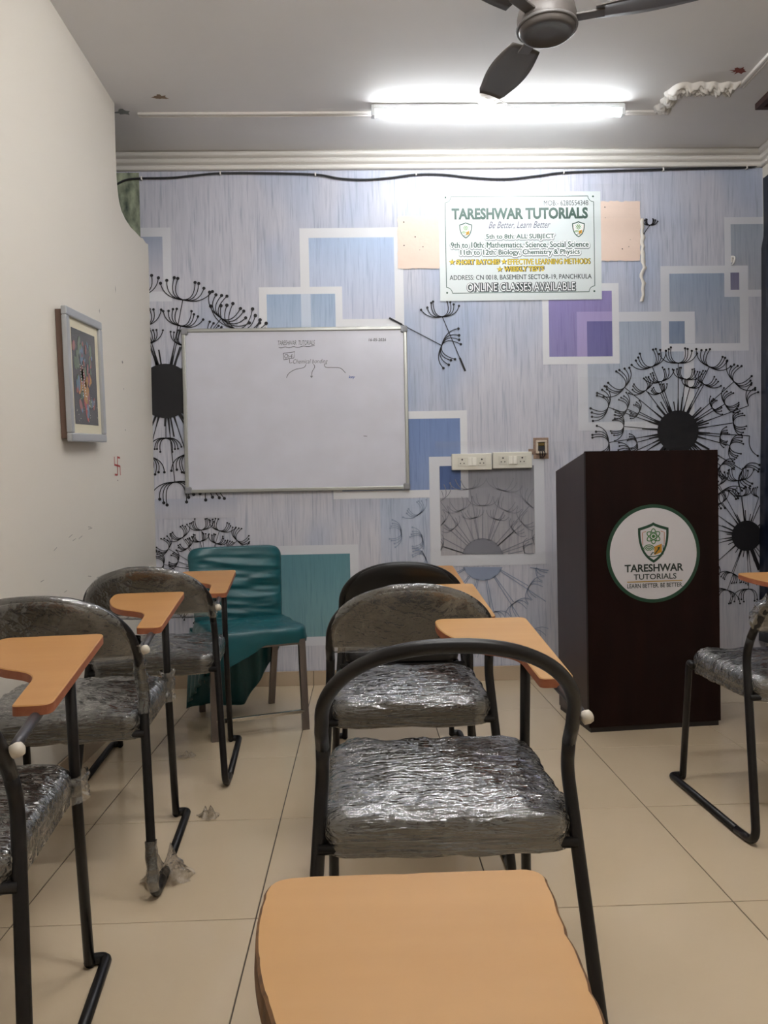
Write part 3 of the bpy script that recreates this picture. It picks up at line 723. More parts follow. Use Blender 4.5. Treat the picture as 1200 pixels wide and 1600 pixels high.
for bxx in ((-w*.7, w*.7, h*.55, h*.75), (-w*.7, w*.7, -h*.5, -h*.3), (-w*.7, -w*.45, -h*.3, h*.55), (w*.45, w*.7, -h*.3, h*.55)):
    obj('box_rim', boxm('box_rim', bxx[0], bxx[1], -.022, -.003, bxx[2], bxx[3], bev=.002), mat('dirty_ivory', '#cdbfae', .5), ob)
obj('terminal', boxm('terminal', -w*.42, w*.42, -.020, -.004, -h*.22, h*.2, bev=.003), mat('terminal_black', '#26272b', .4), ob)
obj('brass_contact', boxm('brass_contact', -w*.40, w*.40, -.016, -.004, h*.22, h*.5, bev=.002), mat('dull_brass', '#7d6a3d', .4, metal=.6), ob)
for k in (-1, 0, 1): obj('wire', tubem('wire', fillet([(k*.01, -.02, -h*.1), (k*.016+.004, -.03, -h*.55), (k*.006, -.014, -h*.95)], .02), .003, 8), mat('wire_dark', '#30272a', .5), ob)
a, b, c2, d2 = box2w(830, 712, 846, 722); obj('conduit_gap', boxm('conduit_gap', -w-.028, -w+.004, -.006, 0, -h*.55, -h*.05, bev=.001), mat('bare_plaster_brown'), ob)
X, Z = wp(1144, 407)
hk = thing('wall_hook', 'small white wall hook on the mural near the right edge', 'hook', (X, WY, Z))
obj('plate', boxm('plate', -.008, .008, -.006, 0, -.012, .026, bev=.002), M_plaster, hk)
obj('prong', tubem('prong', fillet([(0, -.004, .016), (0, -.034, .012), (-.006, -.036, -.022), (-.01, -.018, -.03)], .02), .0045, 8), M_plaster, hk)

# ------------------------------------------------------------------ navy sheet on the right wall
V, Fc = [], []; nx, ny = 24, 40
for j in range(ny+1):
    z = .19+(2.80-.19)*j/ny
    for i in range(nx+1):
        y = 2.9+(WY-.022-2.9)*i/nx; e = max(0, i/nx-.6)/.4
        V.append((XR-.008-.006*abs(nz3(y*5, z*1.2, 3))-e*(.010+.040*(1-j/ny)**1.5-(.012 if j > ny-6 else 0)), y, z))
nv = len(V)
for j in range(ny):
    for i in range(nx): a = j*(nx+1)+i; Fc.append((a, a+1, a+nx+2, a+nx+1))
o = obj('wall_banner', mesh('wall_banner', V, Fc, True), mat('navy_starry_vinyl', '#070c1c', .3, noise_amt=.7, nscale=(7, 7, 7), col2='#111d36'))
so = o.modifiers.new('thickness', 'SOLIDIFY'); so.thickness = .002
tag(o, 'dark navy vinyl sheet hanging on the right wall', 'banner')

# ------------------------------------------------------------------ left wall: picture, marks
pic = thing('picture_frame', 'silver framed dark folk painting hung slightly crooked on the cream wall', 'picture', (XL, 3.195, 1.552))
pic.rotation_euler = (math.radians(3.6), 0, 0)
fw_, fh, dp = .205, .257, .048        # half sizes and depth
M_silver = mat('silver_moulding', '#aeb0b3', .35, metal=.35); M_brown = mat('brown_backing_wood', '#6b5448', .6)
obj('backing', boxm('backing', .002, dp-.014, -fw_+.012, fw_-.012, -fh+.012, fh-.012), M_brown, pic)
t = .034
for a in ((-fw_, fw_, fh-t, fh), (-fw_, fw_, -fh, -fh+t), (-fw_, -fw_+t, -fh+t, fh-t), (fw_-t, fw_, -fh+t, fh-t)):
    obj('frame_rail', boxm('frame_rail', dp-.022, dp, a[0], a[1], a[2], a[3], bev=.005), M_silver, pic)
pxf = lambda u, v, l: (dp-.012+l, u, v)
Flat(pxf).rect(-fw_+t, -fh+t, fw_-t, fh-t).obj('mat_board', mat('cream_mat_board', '#d9d1b8', .5), pic)
iw, ih = fw_-t-.036, fh-t-.036
pm = mat('dark_painting', '#232528', .25, noise_amt=.7, nscale=(3, 40, 30), col2='#4a423c', coat=.2)
Flat(pxf).rect(-iw, -ih, iw, ih, .0005).obj('painting', pm, pic)
random.seed(21)
for nm, col, n, zc, zs, us in (('painted_ochre', '#a9763c', 16, -.045, .05, .07), ('painted_rose', '#8d5450', 20, .02, .14, .08), ('painted_green', '#56664f', 18, .06, .14, .09), ('painted_blue', '#5b7184', 18, 0, .2, .1), ('painted_red', '#a04545', 4, -.13, .03, .03)):
    for k in range(n):
        F = Flat(pxf); u, v = random.gauss(-.015, us*.6), zc+random.gauss(0, zs*.5); a = random.uniform(.006, .016); b = a*random.uniform(1.2, 3)
        u = max(-iw+.02, min(iw-.045, u)); v = max(-ih+.04, min(ih-.05, v)); ro = random.uniform(-.5, .5)
        F.poly([(u+a*math.cos(q)*math.cos(ro)-b*math.sin(q)*math.sin(ro), v+a*math.cos(q)*math.sin(ro)+b*math.sin(q)*math.cos(ro)) for q in [2*math.pi*i/14 for i in range(14)]], .0008+k*.00003)
        F.obj('painted_shape', mat(nm, col, .2, coat=.2), pic)
F = Flat(pxf)
for col in (-.035, -.005):
    for k in range(12): F.disc(col-.02+.002*k, .05-k*.011, .0032, 8, .0015)
for k in range(26): F.disc(random.uniform(-iw+.01, iw-.01), random.uniform(-ih+.01, -.06), random.uniform(.0012, .003), 6, .0015)
F.obj('painted_beads', mat('painted_white', '#d5d2cc', .3), pic)
# painted mark and scuffs on the left wall (flat paint)
lxf = lambda u, v, l: (XL+.0008+l, u, v)
F = Flat(lxf); u, v, s = 3.70, 1.218, .042; lw_ = .009
F.line([(u, v-s), (u+.003, v+s)], lw_); F.line([(u-s, v+.004), (u+s, v)], lw_)
F.line([(u, v+s), (u+s, v+s*.95)], lw_); F.line([(u+s, v), (u+s, v-s)], lw_); F.line([(u, v-s), (u-s, v-s)], lw_); F.line([(u-s, v), (u-s, v+s)], lw_)
o = F.obj('painted_mark', mat('red_paint', '#b0443f', .6), lw); o['label'] = 'small faded red painted auspicious mark'
F = Flat(lxf)
for (u, v, w, h) in ((3.82, 1.728, .012, .008), (3.83, 1.60, .006, .004), (3.84, 1.40, .006, .005), (3.70, 1.15, .008, .004), (3.5, 1.9, .004, .012), (3.74, 2.06, .004, .02)): F.poly([(u-w, v), (u, v-h), (u+w, v), (u, v+h)])
random.seed(3)
for k in range(16):
    u, v = random.uniform(2.6, 3.4), random.uniform(.55, .95); F.line([(u, v), (u+random.uniform(.015, .05), v+random.uniform(-.008, .012))], .0022)
F.obj('scuff_mark', mat('pencil_scuff', '#8a8680', .7), lw)

# ------------------------------------------------------------------ lectern
ang = math.atan2(.056, .602)
pod = thing('lectern', 'dark brown wooden lectern with a round white and green emblem', 'lectern', (.982, 3.335, 0), ang)
M_pod = mat('dark_walnut_laminate', '#120707', .40, spec=.12, noise_amt=.8, nscale=(14, 14, 1.6), col2='#22100d')
M_podside = mat('dark_walnut_side', '#2e2121', .42, noise_amt=.8, nscale=(14, 14, 1.6), col2='#3a2a29')
pw, pdp, hf, hb = .603, .385, 1.228, 1.155
obj('front_panel', boxm('front_panel', -.004, pw+.004, -.004, .016, .022, hf, bev=.0015), M_pod, pod)
def sidep(x0, x1):
    v = []
    for x in (x0, x1): v += [(x, .016, .022), (x, pdp, .022), (x, pdp, hb), (x, .016, hf-.004)]
    return v, [(0, 1, 2, 3), (7, 6, 5, 4), (0, 4, 5, 1), (1, 5, 6, 2), (2, 6, 7, 3), (3, 7, 4, 0)]
for a in ((0, .018), (pw-.018, pw)): obj('side_panel', mesh('side_panel', *sidep(*a)), M_podside, pod)
sl = (hf-hb)/pdp
obj('top_board', mesh('top_board', *(lambda b: ([(q[0], q[1], q[2]-q[1]*sl) for q in b[0]], b[1]))(box(.018, pw-.018, .016, pdp-.02, hf-.05, hf-.032))), M_pod, pod)
obj('shelf', boxm('shelf', .018, pw-.018, .016, pdp-.03, .62, .638), M_pod, pod)
obj('base', boxm('base', .004, pw-.004, 0.002, pdp-.004, 0, .024), mat('dark_base', '#150d0d', .5), pod)
M_enamel = mat('emblem_white', '#c6c3c7', .4); M_egreen = mat('emblem_green', '#123d2a', .4)
cxp, czp, rO = .300, .776, .216
pdxf = lambda u, v, l: (cxp+u, -.0042-l, czp+v)
v, f = lathe([(rO, 0), (rO, .0015), (.001, .0015)], 72)
em = obj('emblem_disc', mesh('emblem_disc', *xform((v, f), Matrix.Translation((cxp, -.004, czp)) @ Matrix.Rotation(math.pi/2, 4, 'X'))), M_egreen, pod); em['label'] = 'round emblem sign with green rim'
exf = lambda u, v, l: pdxf(u, v, l+.0018)
Flat(exf).disc(0, 0, .2005, 72).obj('emblem_field', M_enamel, em)
K = .433/161/1.03            # metres per pixel of the emblem
K = .2005/73.0
def et(F, s, x0, y0, x1, y1, **k): F.text(s, ((x0+x1)/2-1019)*K, (865-(y0+y1)/2)*K, (x1-x0)*K, (y1-y0)*K, .0008, **k); return F
et(Flat(exf), 'TARESHWAR', 970, 881.5, 1069, 894, bold=.03).obj('emblem_name', mat('emblem_dark', '#1d2b26', .4), em)
et(Flat(exf), 'TUTORIALS', 985, 897.2, 1057, 906.2, bold=.012).obj('emblem_subname', mat('emblem_dark'), em)
Flat(exf).rect((974-1019)*K, (865-910.2)*K, (1067-1019)*K, (865-908.6)*K, .0008).obj('emblem_rule', mat('emblem_gold', '#b08a2e', .4), em)
et(Flat(exf), 'LEARN BETTER. BE BETTER.', 974, 912.5, 1067.5, 919.5, bold=.012).obj('emblem_motto', mat('emblem_dark'), em)
crest(lambda u, v, l: exf(u, v, l), 0, 17.5*K, 51.5*K, em, (M_egreen, mat('crest_mid_green', '#2f6a2f', .4), mat('crest_gold', '#b98319', .4), M_enamel, mat('crest_rust', '#a8653a', .4)), base=.0004)

# ------------------------------------------------------------------ teal covered chair
tc_ = thing('covered_chair', 'steel-legged chair under a wrinkled teal cloth cover below the whiteboard', 'chair', (-.545, 3.66, 0), math.radians(20.8))
M_steel = mat('scuffed_steel', '#8d8480', .3, metal=.85, noise_amt=.6, nscale=(20, 20, 5), col2='#5d5350')
M_teal = mat('teal_satin_cloth', '#0f5158', .36, spec=.5, noise_amt=.4, nscale=(6, 6, 6), col2='#0c4349', bump=.04, bscale=(200, 200, 200))
def leg4(x0, y0, x1, y1, h):
    w, d = .015, .012
    v = [(x0-w, y0-d, 0), (x0+w, y0-d, 0), (x0+w, y0+d, 0), (x0-w, y0+d, 0), (x1-w, y1-d, h), (x1+w, y1-d, h), (x1+w, y1+d, h), (x1-w, y1+d, h)]
    return v, [(0, 3, 2, 1), (4, 5, 6, 7), (0, 1, 5, 4), (1, 2, 6, 5), (2, 3, 7, 6), (3, 0, 4, 7)]
for s in (-1, 1):
    obj('leg', mesh('leg', *leg4(s*.205, -.24, s*.20, -.215, .41)), M_steel, tc_)
    obj('leg', mesh('leg', *leg4(s*.175, .27, s*.19, .20, .42)), M_steel, tc_)
obj('stretcher', boxm('stretcher', -.20, .20, -.247, -.232, .075, .092, bev=.003), mat('polished_chrome', '#d0ccc6', .22, metal=1), tc_)
obj('seat_rail', boxm('seat_rail', -.20, .20, -.225, -.205, .385, .405, bev=.003), M_steel, tc_)
def rrect(hx, hy, r, n=8):
    P = []
    for cx, cy, a0 in ((hx-r, hy-r, 0), (-hx+r, hy-r, 90), (-hx+r, -hy+r, 180), (hx-r, -hy+r, 270)):
        for k in range(n+1): a = math.radians(a0+90*k/n); P.append((cx+r*math.cos(a), cy+r*math.sin(a)))
    return P
def dense(P, step=.012):
    o = []
    for i, p in enumerate(P):
        q = P[(i+1) % len(P)]; d = math.hypot(q[0]-p[0], q[1]-p[1]); k = max(1, int(d/step))
        for j in range(k): t = j/k; o.append((p[0]+(q[0]-p[0])*t, p[1]+(q[1]-p[1])*t))
    return o
# back cover
V, Fc = [], []; rows = 64; N_ = len(dense(rrect(.235, .028, .024)))
base_loop = dense(rrect(1, 1, .3), .05)
def back_row(z, shrink):
    top = .815; hwid = .212+.024*((z-.40)/.41)
    dz = top-z
    if dz < .055: hwid -= .055-math.sqrt(max(0, .055**2-(.055-dz)**2))
    th = .030*shrink
    yc = .165+.085*(z-.40)/.41
    return [(x, yc+y) for x, y in dense_fixed(hwid*shrink+.0, th)]
def dense_fixed(hx, hy):
    P = []
    n1 = 46
    for i in range(n1+1): u = -1+2*i/n1; P.append((hx*u, -hy*(1-abs(u)**8*.9)))
    for i in range(n1+1): u = 1-2*i/n1; P.append((hx*u, hy*(1-abs(u)**8*.9)))
    return P
for j in range(rows+1):
    z = .42+(.815-.42)*(j/rows)
    L0 = back_row(z, 1 if j < rows else .98); nL = len(L0)
    for i, (x, y) in enumerate(L0):
        front = i < nL/2
        fold = 0
        if front:
            u = x/.23; zz = z+.035*u*u+.02*math.sin(u*2.3+1)
            damp = min(1, (1-abs(u))*6)*min(1, (.815-z)/.05)
            fold = (.007*math.sin(zz*80+5*nz3(x*3, z*7, 1))*max(0, nz3(x*3+2, z*9, 4)+.25)+.016*nz3(x*3.2, zz*26, 2)+.006*nz3(x*9, zz*55, 5))*damp*(.35+.65*min(1, (.815-z)/.25))
            fold += .012*nz3(u*3, z*45, 9)*max(0, abs(u)-.6)
        V.append((x, y-fold, z))
for j in range(rows):
    for i in range(nL): a = j*nL+i; b = j*nL+(i+1) % nL; Fc.append((a, b, b+nL, a+nL))
Fc.append(tuple(range(rows*nL, (rows+1)*nL)))
obj('back_cover', mesh('back_cover', V, Fc, True), M_teal, tc_)
# seat cover with hanging skirt
loop = dense(rrect(.232, .225, .06), .014); nL = len(loop); V, Fc = [], []
def hem(x, y):
    if y < -.15: return .395 if x > .02 else .395-.12*((.02-x)/.25)**.8
    if x < -.15: return .27-.10*max(0, (y+.2)/.4)
    return .385
prof_ = [(0, 1.0), (.25, 1.012), (.5, 1.01), (.75, 1.0), (.9, .985), (.97, .955), (1.0, .90), (1.012, .8), (1.018, .6), (1.02, .4), (1.02, .2), (1.02, .02)]
for j, (t, s) in enumerate(prof_):
    for i, (x, y) in enumerate(loop):
        h0 = hem(x, y); z = h0+(.468-h0)*t
        wv = .012*nz3(x*7+y*9, z*26, 3)+.006*nz3(x*20, y*20+z*10, 6)
        out = 1+wv*(1.6 if t < 1 else 0)
        V.append((x*s*out, (y*s)*out-.005, z+(wv*.6 if t >= .9 else 0)))
for j in range(len(prof_)-1):
    for i in range(nL): a = j*nL+i; b = j*nL+(i+1) % nL; Fc.append((a, b, b+nL, a+nL))
Fc.append(tuple(range((len(prof_)-1)*nL, len(prof_)*nL)))
so_ = obj('seat_cover', mesh('seat_cover', V, Fc, True), M_teal, tc_)
def drape(name, fx, n, rows_, parent):
    V, Fc = [], []
    for j in range(rows_+1):
        for i in range(n+1): V.append(fx(i/n, j/rows_))
    for j in range(rows_):
        for i in range(n): a = j*(n+1)+i; Fc.append((a, a+1, a+n+2, a+n+1))
    o = obj(name, mesh(name, V, Fc, True), M_teal, parent); s = o.modifiers.new('thickness', 'SOLIDIFY'); s.thickness = .003; return o
def rear_skirt(s, t):
    x = -.235+.47*s; hemz = .03+.012*math.sin(s*9) if s < .6 else .02+.27*((s-.6)/.4)**1.1
    z = .43+(hemz-.43)*t
    return (x-.02*t, .215+.035*t+.012*math.sin(s*30+z*4)*t+.008*nz3(s*8, z*5, 1), z)
drape('rear_skirt', rear_skirt, 60, 24, tc_)
def side_skirt(s, t):
    y = -.20+.41*s; hemz = .27-.20*s; z = .42+(hemz-.42)*t
    return (-.238-.01*t+.010*math.sin(s*22+z*9)*t, y, z)
drape('side_skirt', side_skirt, 40, 16, tc_)

# ------------------------------------------------------------------ tablet-arm chairs
RT = .0125
def arch_pts():
    """back arch in local x with the lean in y: from one kink over the top to the other"""
    P = []
    for k in range(37):
        a = math.pi*k/36; c, s = math.cos(a), math.sin(a)
        x = -.220*(abs(c)**.88)*(1 if c > 0 else -1); z = .655+.150*(s**.95); P.append((x, z))
    P = [(-.222, .60)]+[(-.222, .635)]+P+[(.222, .635), (.222, .60)]
    return [Vector((x, .045-(z-.58)*.72 if z > .62 else .052-(z-.56)*.55, z)) for x, z in P]
AR = arch_pts()
def rear_leg(s): return fillet([(s*.222, AR[0].y, AR[0].z), (s*.224, .055, .545), (s*.262, -.062, .012), (s*.268, .04, .0125)], [0, .06, .05, 0], 8)
def runner(s): return fillet([(s*.268, .04, .0125), (s*.268, .505, .0125), (s*.234, .505, .0125), (s*.232, .490, .0125)], [0, .05, .03, 0], 7)
def front_leg(s, top): return fillet([(s*.232, .492, .0125), (s*.224, .445, .44), (s*.224, .415, top)], .05, 5)
TABY0, TABY1, TABX = .13, .60, .262
def tab_z(y): return .690+(y-TABY0)/(TABY1-TABY0)*.045
def rounded(P, r, n=5): 
    m = len(P); out = []
    for i in range(m):
        a, b, c = Vector(P[i-1]), Vector(P[i]), Vector(P[(i+1) % m]); rr = r[i]
        la, lc = (a-b).length, (c-b).length; d = min(rr, la*.49, lc*.49)
        if d < 1e-4: out.append(tuple(b)); continue
        s, e = b+(a-b)/la*d, b+(c-b)/lc*d
        for k in range(n+1): t = k/n; q = s*(1-t)**2+b*2*t*(1-t)+e*t*t; out.append((q.x, q.y))
    return out
TP = rounded([(0, 0), (0, .47), (-.232, .47), (-.232, .395), (-.222, .345), (-.196, .276), (-.160, .232), (-.075, .185), (-.068, 0)], [.022, .02, .03, .03, .04, .04, .05, .05, .012], 8)
def tablet_mesh(name, worn=0):
    poly = [(TABX+x, TABY0+y) for x, y in TP]
    P = dense(poly, .008 if worn else .02); n = len(P); V = []
    import mathutils
    for ins, dz in ((.0, -.019), (.0, -.002), (.0022, 0)):
        for i, (x, y) in enumerate(P):
            a, c = P[i-1], P[(i+1) % n]; tx_, ty_ = c[0]-a[0], c[1]-a[1]; l = math.hypot(tx_, ty_) or 1
            nx_, ny_ = -ty_/l, tx_/l           # left normal
            sgn = 1 if sum(P[k-1][0]*P[k][1]-P[k][0]*P[k-1][1] for k in range(n)) > 0 else -1
            chip = worn*(.0012+.0035*max(0, nz3(x*45, y*45, 2)+.5*nz3(x*120, y*120, 5))) if dz > -.01 else 0
            V.append((x+nx_*(ins+chip)*sgn, y+ny_*(ins+chip)*sgn, tab_z(y)+dz))
    top = V[2*n:]; body = V[:2*n]+V[2*n:]
    Fc = [tuple(range(n))] if sgn < 0 else [tuple(range(n))[::-1]]
    for L_ in (0, 1):
        for i in range(n):
            a, b = L_*n+i, L_*n+(i+1) % n; q = (a, b, b+n, a+n); Fc.append(q if sgn > 0 else q[::-1])
    capf = tuple(range(2*n, 3*n)); Fc.append(capf if sgn > 0 else capf[::-1])
    me = mesh(name, V, Fc); return me, len(Fc)
def add_mats(me, mats, idx):
    for m_ in mats: me.materials.append(m_)
    for p, k in zip(me.polygons, idx): p.material_index = k
def make_tablet(m_top, worn=0):
    me, nf = tablet_mesh('writing_tablet', worn); n = (nf-2)//2
    add_mats(me, [M_worn if worn else M_edge, m_top], [0]+[0]*n+[0 if worn else 1]*n+[1]); return me
M_worn = mat('worn_chipboard_edge', '#4a3526', .7, noise_amt=.8, nscale=(90, 90, 90), col2='#8a6238')
TAB = {'tan': make_tablet(M_wood), 'worn': make_tablet(M_wood, 1), 'orange': make_tablet(M_wood2)}
def cushion(hx, hy, zb, prof_, cy, wrap=0, sd=0, step=.02, r=.05, taper=.0):
    loop = dense(rrect(hx, hy, r), step); n = len(loop); V, Fc = [], []
    for j, (s, z) in enumerate(prof_):
        for i, (x, y) in enumerate(loop):
            xx, yy = x*s*(1-taper*(y/hy)), y*s; zz = zb+z+(.010*(1-(x/hx)**2)*(1-(y/hy)**2) if False else 0)
            zz += .012*(1-min(1, s))*(1)
            if wrap:
                k = 1+wrap*(1.1*nz3(xx*9+sd, yy*9, zz*30)+.6*abs(nz3(xx*30, yy*55+sd, zz*60)))*4
                d = wrap*(.5*nz3(xx*14+sd, yy*40, 1)+.5*abs(nz3(xx*35, yy*70, sd)))
                xx *= 1+d*1.5; yy *= 1+d*1.2; zz += d*.55
            V.append((xx, cy+yy, zz))
    for j in range(len(prof_)-1):
        for i in range(n): a = j*n+i; b = j*n+(i+1) % n; Fc.append((a, b, b+n, a+n))
    Fc += [tuple(range(n))[::-1], tuple(range((len(prof_)-1)*n, len(prof_)*n))]
    return V, Fc
CP = [(.93, 0), (.985, .006), (1.0, .02), (.998, .035), (.98, .046), (.94, .054), (.86, .059), (.7, .062), (.45, .064), (.2, .065), (.05, .065)]
SEAT = mesh('seat_cushion', *cushion(.214, .214, .426, CP, .228), smooth=True); SEAT.materials.append(M_vinyl)
def finep(P, k):
    o = []
    for i in range(len(P)-1):
        for j in range(k): t = j/k; o.append((P[i][0]+(P[i+1][0]-P[i][0])*t, P[i][1]+(P[i+1][1]-P[i][1])*t))
    return o+[P[-1]]
WRAPS = []
for sd in (1.3, 7.7):
    me = mesh('plastic_wrap', *cushion(.2275, .2250, .420, finep([(.95, -.016), (.985, -.012)]+[(a, b*1.12) for a, b in CP[1:]], 4), .226, .022, sd, .008, taper=0), smooth=True); me.materials.append(M_film); WRAPS.append(me)
def arch_plane(x, z): return Vector((x, .045-(z-.58)*.72, z))
def back_pad(name, thick, grow, wrinkle, sd, m_):
    """pad filling the arch, bottom edge at z .63; slightly dished"""
    V, Fc = [], []; nu, nv = 36, 16
    nrm = Vector((0, 1, .72)).normalized()
    for side_ in (1, -1):
        for j in range(nv+1):
            t = j/nv
            for i in range(nu+1):
                u = -1+2*i/nu; uu = u
                xe = (.214+grow)*uu
                zt = .657+(.150+grow)*(max(0, 1-abs(uu)**(2/.88))**.5)**.95
                zb = .632-grow+.012*(1-uu*uu)*0
                z = zb+(zt-zb)*t
                e = min(1, 6*(1-abs(uu))+.12, 8*t+.15, 8*(1-t)+.15)
                p = arch_plane(xe, z); bow = -.020*(1-uu*uu)
                d = side_*(thick*e+(wrinkle*(nz3(xe*18+sd, z*30, side_)+.6*abs(nz3(xe*45, z*50, sd+side_))) if wrinkle else 0))
                V.append(p+nrm*d+Vector((0, bow, 0)))
    o = (nu+1)*(nv+1)
    for j in range(nv):
        for i in range(nu):
            a = j*(nu+1)+i; Fc.append((a, a+1, a+nu+2, a+nu+1)[::-1]); Fc.append((o+a, o+a+1, o+a+nu+2, o+a+nu+1))
    rim = [i for i in range(nu+1)]+[j*(nu+1)+nu for j in range(1, nv+1)]+[nv*(nu+1)+i for i in range(nu-1, -1, -1)]+[j*(nu+1) for j in range(nv-1, 0, -1)]
    for k in range(len(rim)): a, b = rim[k], rim[(k+1) % len(rim)]; Fc.append((a, b, b+o, a+o))
    me = mesh(name, V, Fc, True); me.materials.append(m_); return me
PAD_G = back_pad('backrest', .012, -.004, 0, 0, M_greyvinyl); PAD_B = back_pad('backrest', .014, .004, 0, 0, M_blackpad)
BWRAPS = [back_pad('plastic_wrap', .0185, .012, .005, s, M_filmback) for s in (2.2, 5.1)]
ARCH = tubem('back_arch', AR, RT, 14); ARCH.materials.append(M_black)
LEGS = {}
for s in (-1, 1):
    LEGS[s] = [tubem('leg', rear_leg(s), RT, 12), tubem('floor_runner', runner(s), RT, 12), tubem('leg', front_leg(s, .43 if s < 0 else tab_z(.42)-.018), RT*.95, 12)]
    for q in LEGS[s]: q.materials.append(M_black)
RAIL_R = tubem('seat_rail', [(-.232, .02, .420), (.232, .02, .420)], .010, 10); RAIL_F = tubem('seat_rail', [(-.224, .44, .420), (.224, .44, .420)], .010, 10)
RAIL_S = tubem('seat_rail', [(0, .02, .420), (0, .44, .420)], .010, 10)
for q in (RAIL_R, RAIL_F, RAIL_S): q.materials.append(M_black)
BRK = tubem('tablet_bracket', fillet([(.238, .005, .655), (.238, .05, .662), (.225, .33, tab_z(.33)-.028)], .02), .0095, 10); BRK.materials.append(mat('grey_metal_tube', '#4a484c', .4, metal=.5))
KNB = mesh('knob', *xform(lathe([(.004, -.012), (.011, -.010), (.0125, 0), (.0105, .007), (.005, .010), (.001, .010)], 18), Matrix.Translation((.246, -.006, .653)) @ Matrix.Rotation(math.radians(70), 4, 'Y') @ Matrix.Rotation(math.radians(0), 4, 'X')), smooth=True); KNB.materials.append(M_knob)
GRP = 'tablet-arm chairs in rows'
def sleeve(path, r, sd, m_=M_filmback, amp=.004):
    P = [Vector(p) for p in path]; Q = []
    for i in range(len(P)-1):
        k = max(2, int((P[i+1]-P[i]).length/.006))
        for j in range(k): Q.append(P[i]+(P[i+1]-P[i])*(j/k))
    Q.append(P[-1]); v, f = tube(Q, r, 20, caps=False)
    v = [q+Vector((nz3(q.x*60+sd, q.y*60, q.z*45), nz3(q.x*60, q.y*60+sd, q.z*45), .5*nz3(q.x*60, q.y*60, q.z*45+sd)))*amp*1.6 for q in v]
    me = mesh('plastic_wrap', v, f, True); me.materials.append(m_); return me
def chair(label, x, y, rz=0, back='wrap', seat='wrap', wood='tan', var=0):
    c = thing('tablet_chair', label, 'chair', (x, y, 0), math.radians(rz), GRP)
    obj('back_arch', ARCH, None, c)
    for s in (-1, 1):
        obj('leg', LEGS[s][0], None, c); obj('floor_runner', LEGS[s][1], None, c); obj('leg', LEGS[s][2], None, c)
        obj('seat_rail', RAIL_S, None, c, (s*.205, 0, 0))
    obj('seat_rail', RAIL_R, None, c); obj('seat_rail', RAIL_F, None, c)
    se = obj('seat_cushion', SEAT, None, c)
    if seat == 'wrap': w = obj('plastic_wrap', WRAPS[var % 2], None, se); w['label'] = 'crinkled clear film around the seat'
    if back == 'wrap':
        b = obj('backrest', PAD_G, None, c); w = obj('plastic_wrap', BWRAPS[var % 2], None, b); w['label'] = 'cloudy film around the backrest'
    elif back == 'black': obj('backrest', PAD_B, None, c)
    obj('writing_tablet', TAB[wood], None, c)
    b = obj('tablet_bracket', BRK, None, c); obj('knob', KNB, None, b)
    return c
cA = chair('film-wrapped chair at the front of the left row, beside the teal covered chair', -.775, 2.845, 4.4, wood='orange', var=0)
cB = chair('middle chair of the left row, film bunched around its right feet', -.825, 2.06, 4.4, wood='orange', var=1)
cC = chair('nearest chair of the left row, cut by the left picture edge', -.80, 1.225, 7, wood='orange', var=0)
cD = chair('frontmost centre chair with a bare black backrest and no film on it', .145, 2.85, 0, back='black', seat='plain', wood='orange', var=0)
cE = chair('centre chair with a cloudy film-wrapped back, behind the bare-arch chair', .13, 2.125, 0, var=0)
cF = chair('centre chair with an empty bent-tube arch and a film-wrapped seat', .145, 1.35, -.5, back='none', var=1)
cG = chair('closest chair, showing only its large tan writing tablet at the bottom', -.115, .035, 0, wood='worn', var=0)
cH = chair('film-wrapped chair at the right edge in front of the lectern', 1.395, 2.275, 1.5, wood='orange', var=1)
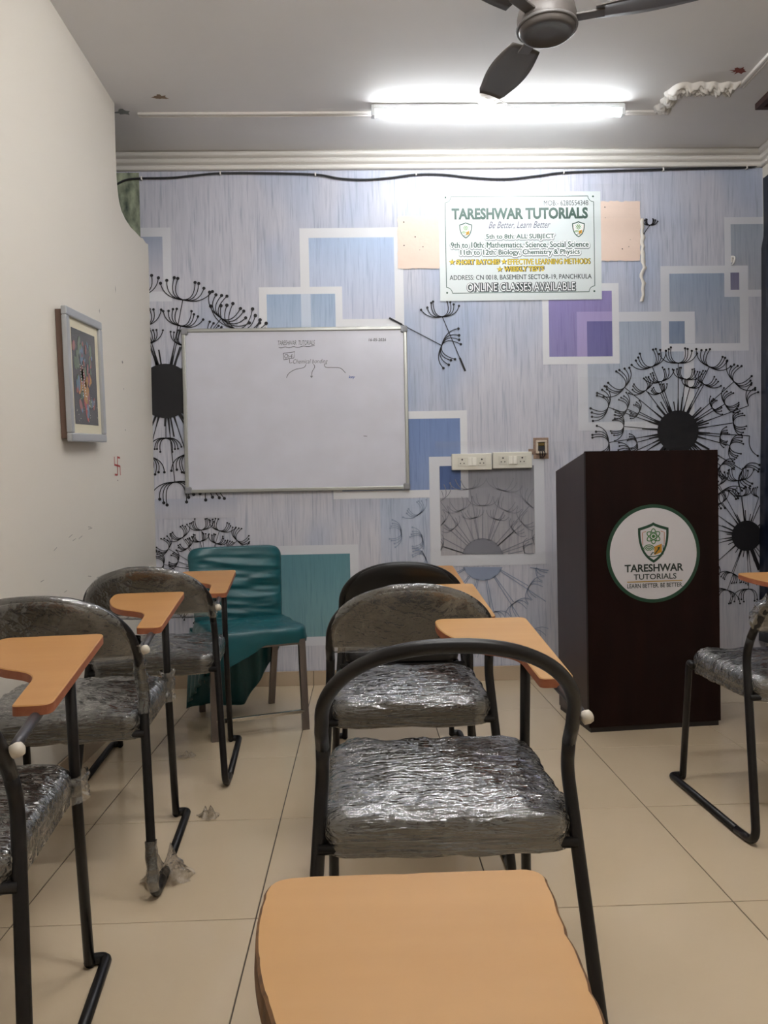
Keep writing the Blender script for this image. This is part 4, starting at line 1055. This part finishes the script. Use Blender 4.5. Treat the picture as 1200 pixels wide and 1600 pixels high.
# extra film knotted around tubes
def pt_on(path, z): 
    for a, b in zip(path, path[1:]):
        if (a.z-z)*(b.z-z) <= 0 and a.z != b.z: return a+(b-a)*((z-a.z)/(b.z-a.z))
    return path[-1]
RLp, FLp = [Vector(p) for p in rear_leg(1)], [Vector(p) for p in front_leg(1, .67)]
RLl = [Vector(p) for p in rear_leg(-1)]
def rl(z0, z1, path=RLp, n=6): return [pt_on(path, z0+(z1-z0)*k/n) for k in range(n+1)]
obj('plastic_wrap', sleeve(rl(.47, .595)+[Vector((.222, .02, .64)), Vector((.222, -.02, .68))], .0165, 1), None, cB)
obj('plastic_wrap', sleeve(rl(.40, .50, FLp), .022, 2, amp=.008), None, cB)
obj('plastic_wrap', sleeve(rl(.03, .15), .0155, 3, amp=.003), None, cB)
obj('plastic_wrap', sleeve(rl(.40, .46, FLp), .026, 4, amp=.008), None, cC)
obj('plastic_wrap', sleeve([Vector((.222, .02, .625)), Vector((.222, -.02, .68))], .0185, 5, amp=.006), None, cA)
obj('plastic_wrap', sleeve([Vector((-.222, .01, .64)), Vector((-.218, -.03, .70)), Vector((-.20, -.06, .73))], .020, 6, amp=.008), None, cH)
def scrap_mesh(name, size, sd, h):
    V, Fc = [], []; n = 20
    for j in range(n+1):
        for i in range(n+1):
            u, v = -1+2*i/n, -1+2*j/n; r_ = 1+.35*nz3(u*2+sd, v*2, 0)
            V.append((u*size*r_*(1-.25*abs(v)), v*size*.7*r_, .003+h*max(0, 1-u*u*.8-v*v*.8)*abs(.5+1.0*nz3(u*1.7+sd, v*1.7, 4)+.3*nz3(u*5, v*5, sd))))
    for j in range(n):
        for i in range(n): a = j*(n+1)+i; Fc.append((a, a+1, a+n+2, a+n+1))
    return mesh(name, V, Fc, True)
def scrap(label, x, y, size, sd, h=.03):
    return tag(obj('film_scrap', scrap_mesh('film_scrap', size, sd, h), M_scrap, None, (x, y, 0), (0, 0, sd)), label, 'plastic scrap', 'film scraps on the floor')
w = obj('plastic_wrap', scrap_mesh('plastic_wrap', .07, 1.1, .085), M_scrap, cB, (.275, .06, 0), (0, 0, .4)); w['label'] = 'crumpled brownish film bunched on the floor runner'
p = on_level(312, 1276, 0); scrap('small film scrap on the tiles beyond the middle left chair', p.x+.03, p.y, .04, 2.3, .035)
p = on_level(292, 1183, 0); scrap('tiny film scrap under the front left chair', p.x, p.y, .035, .4, .02)
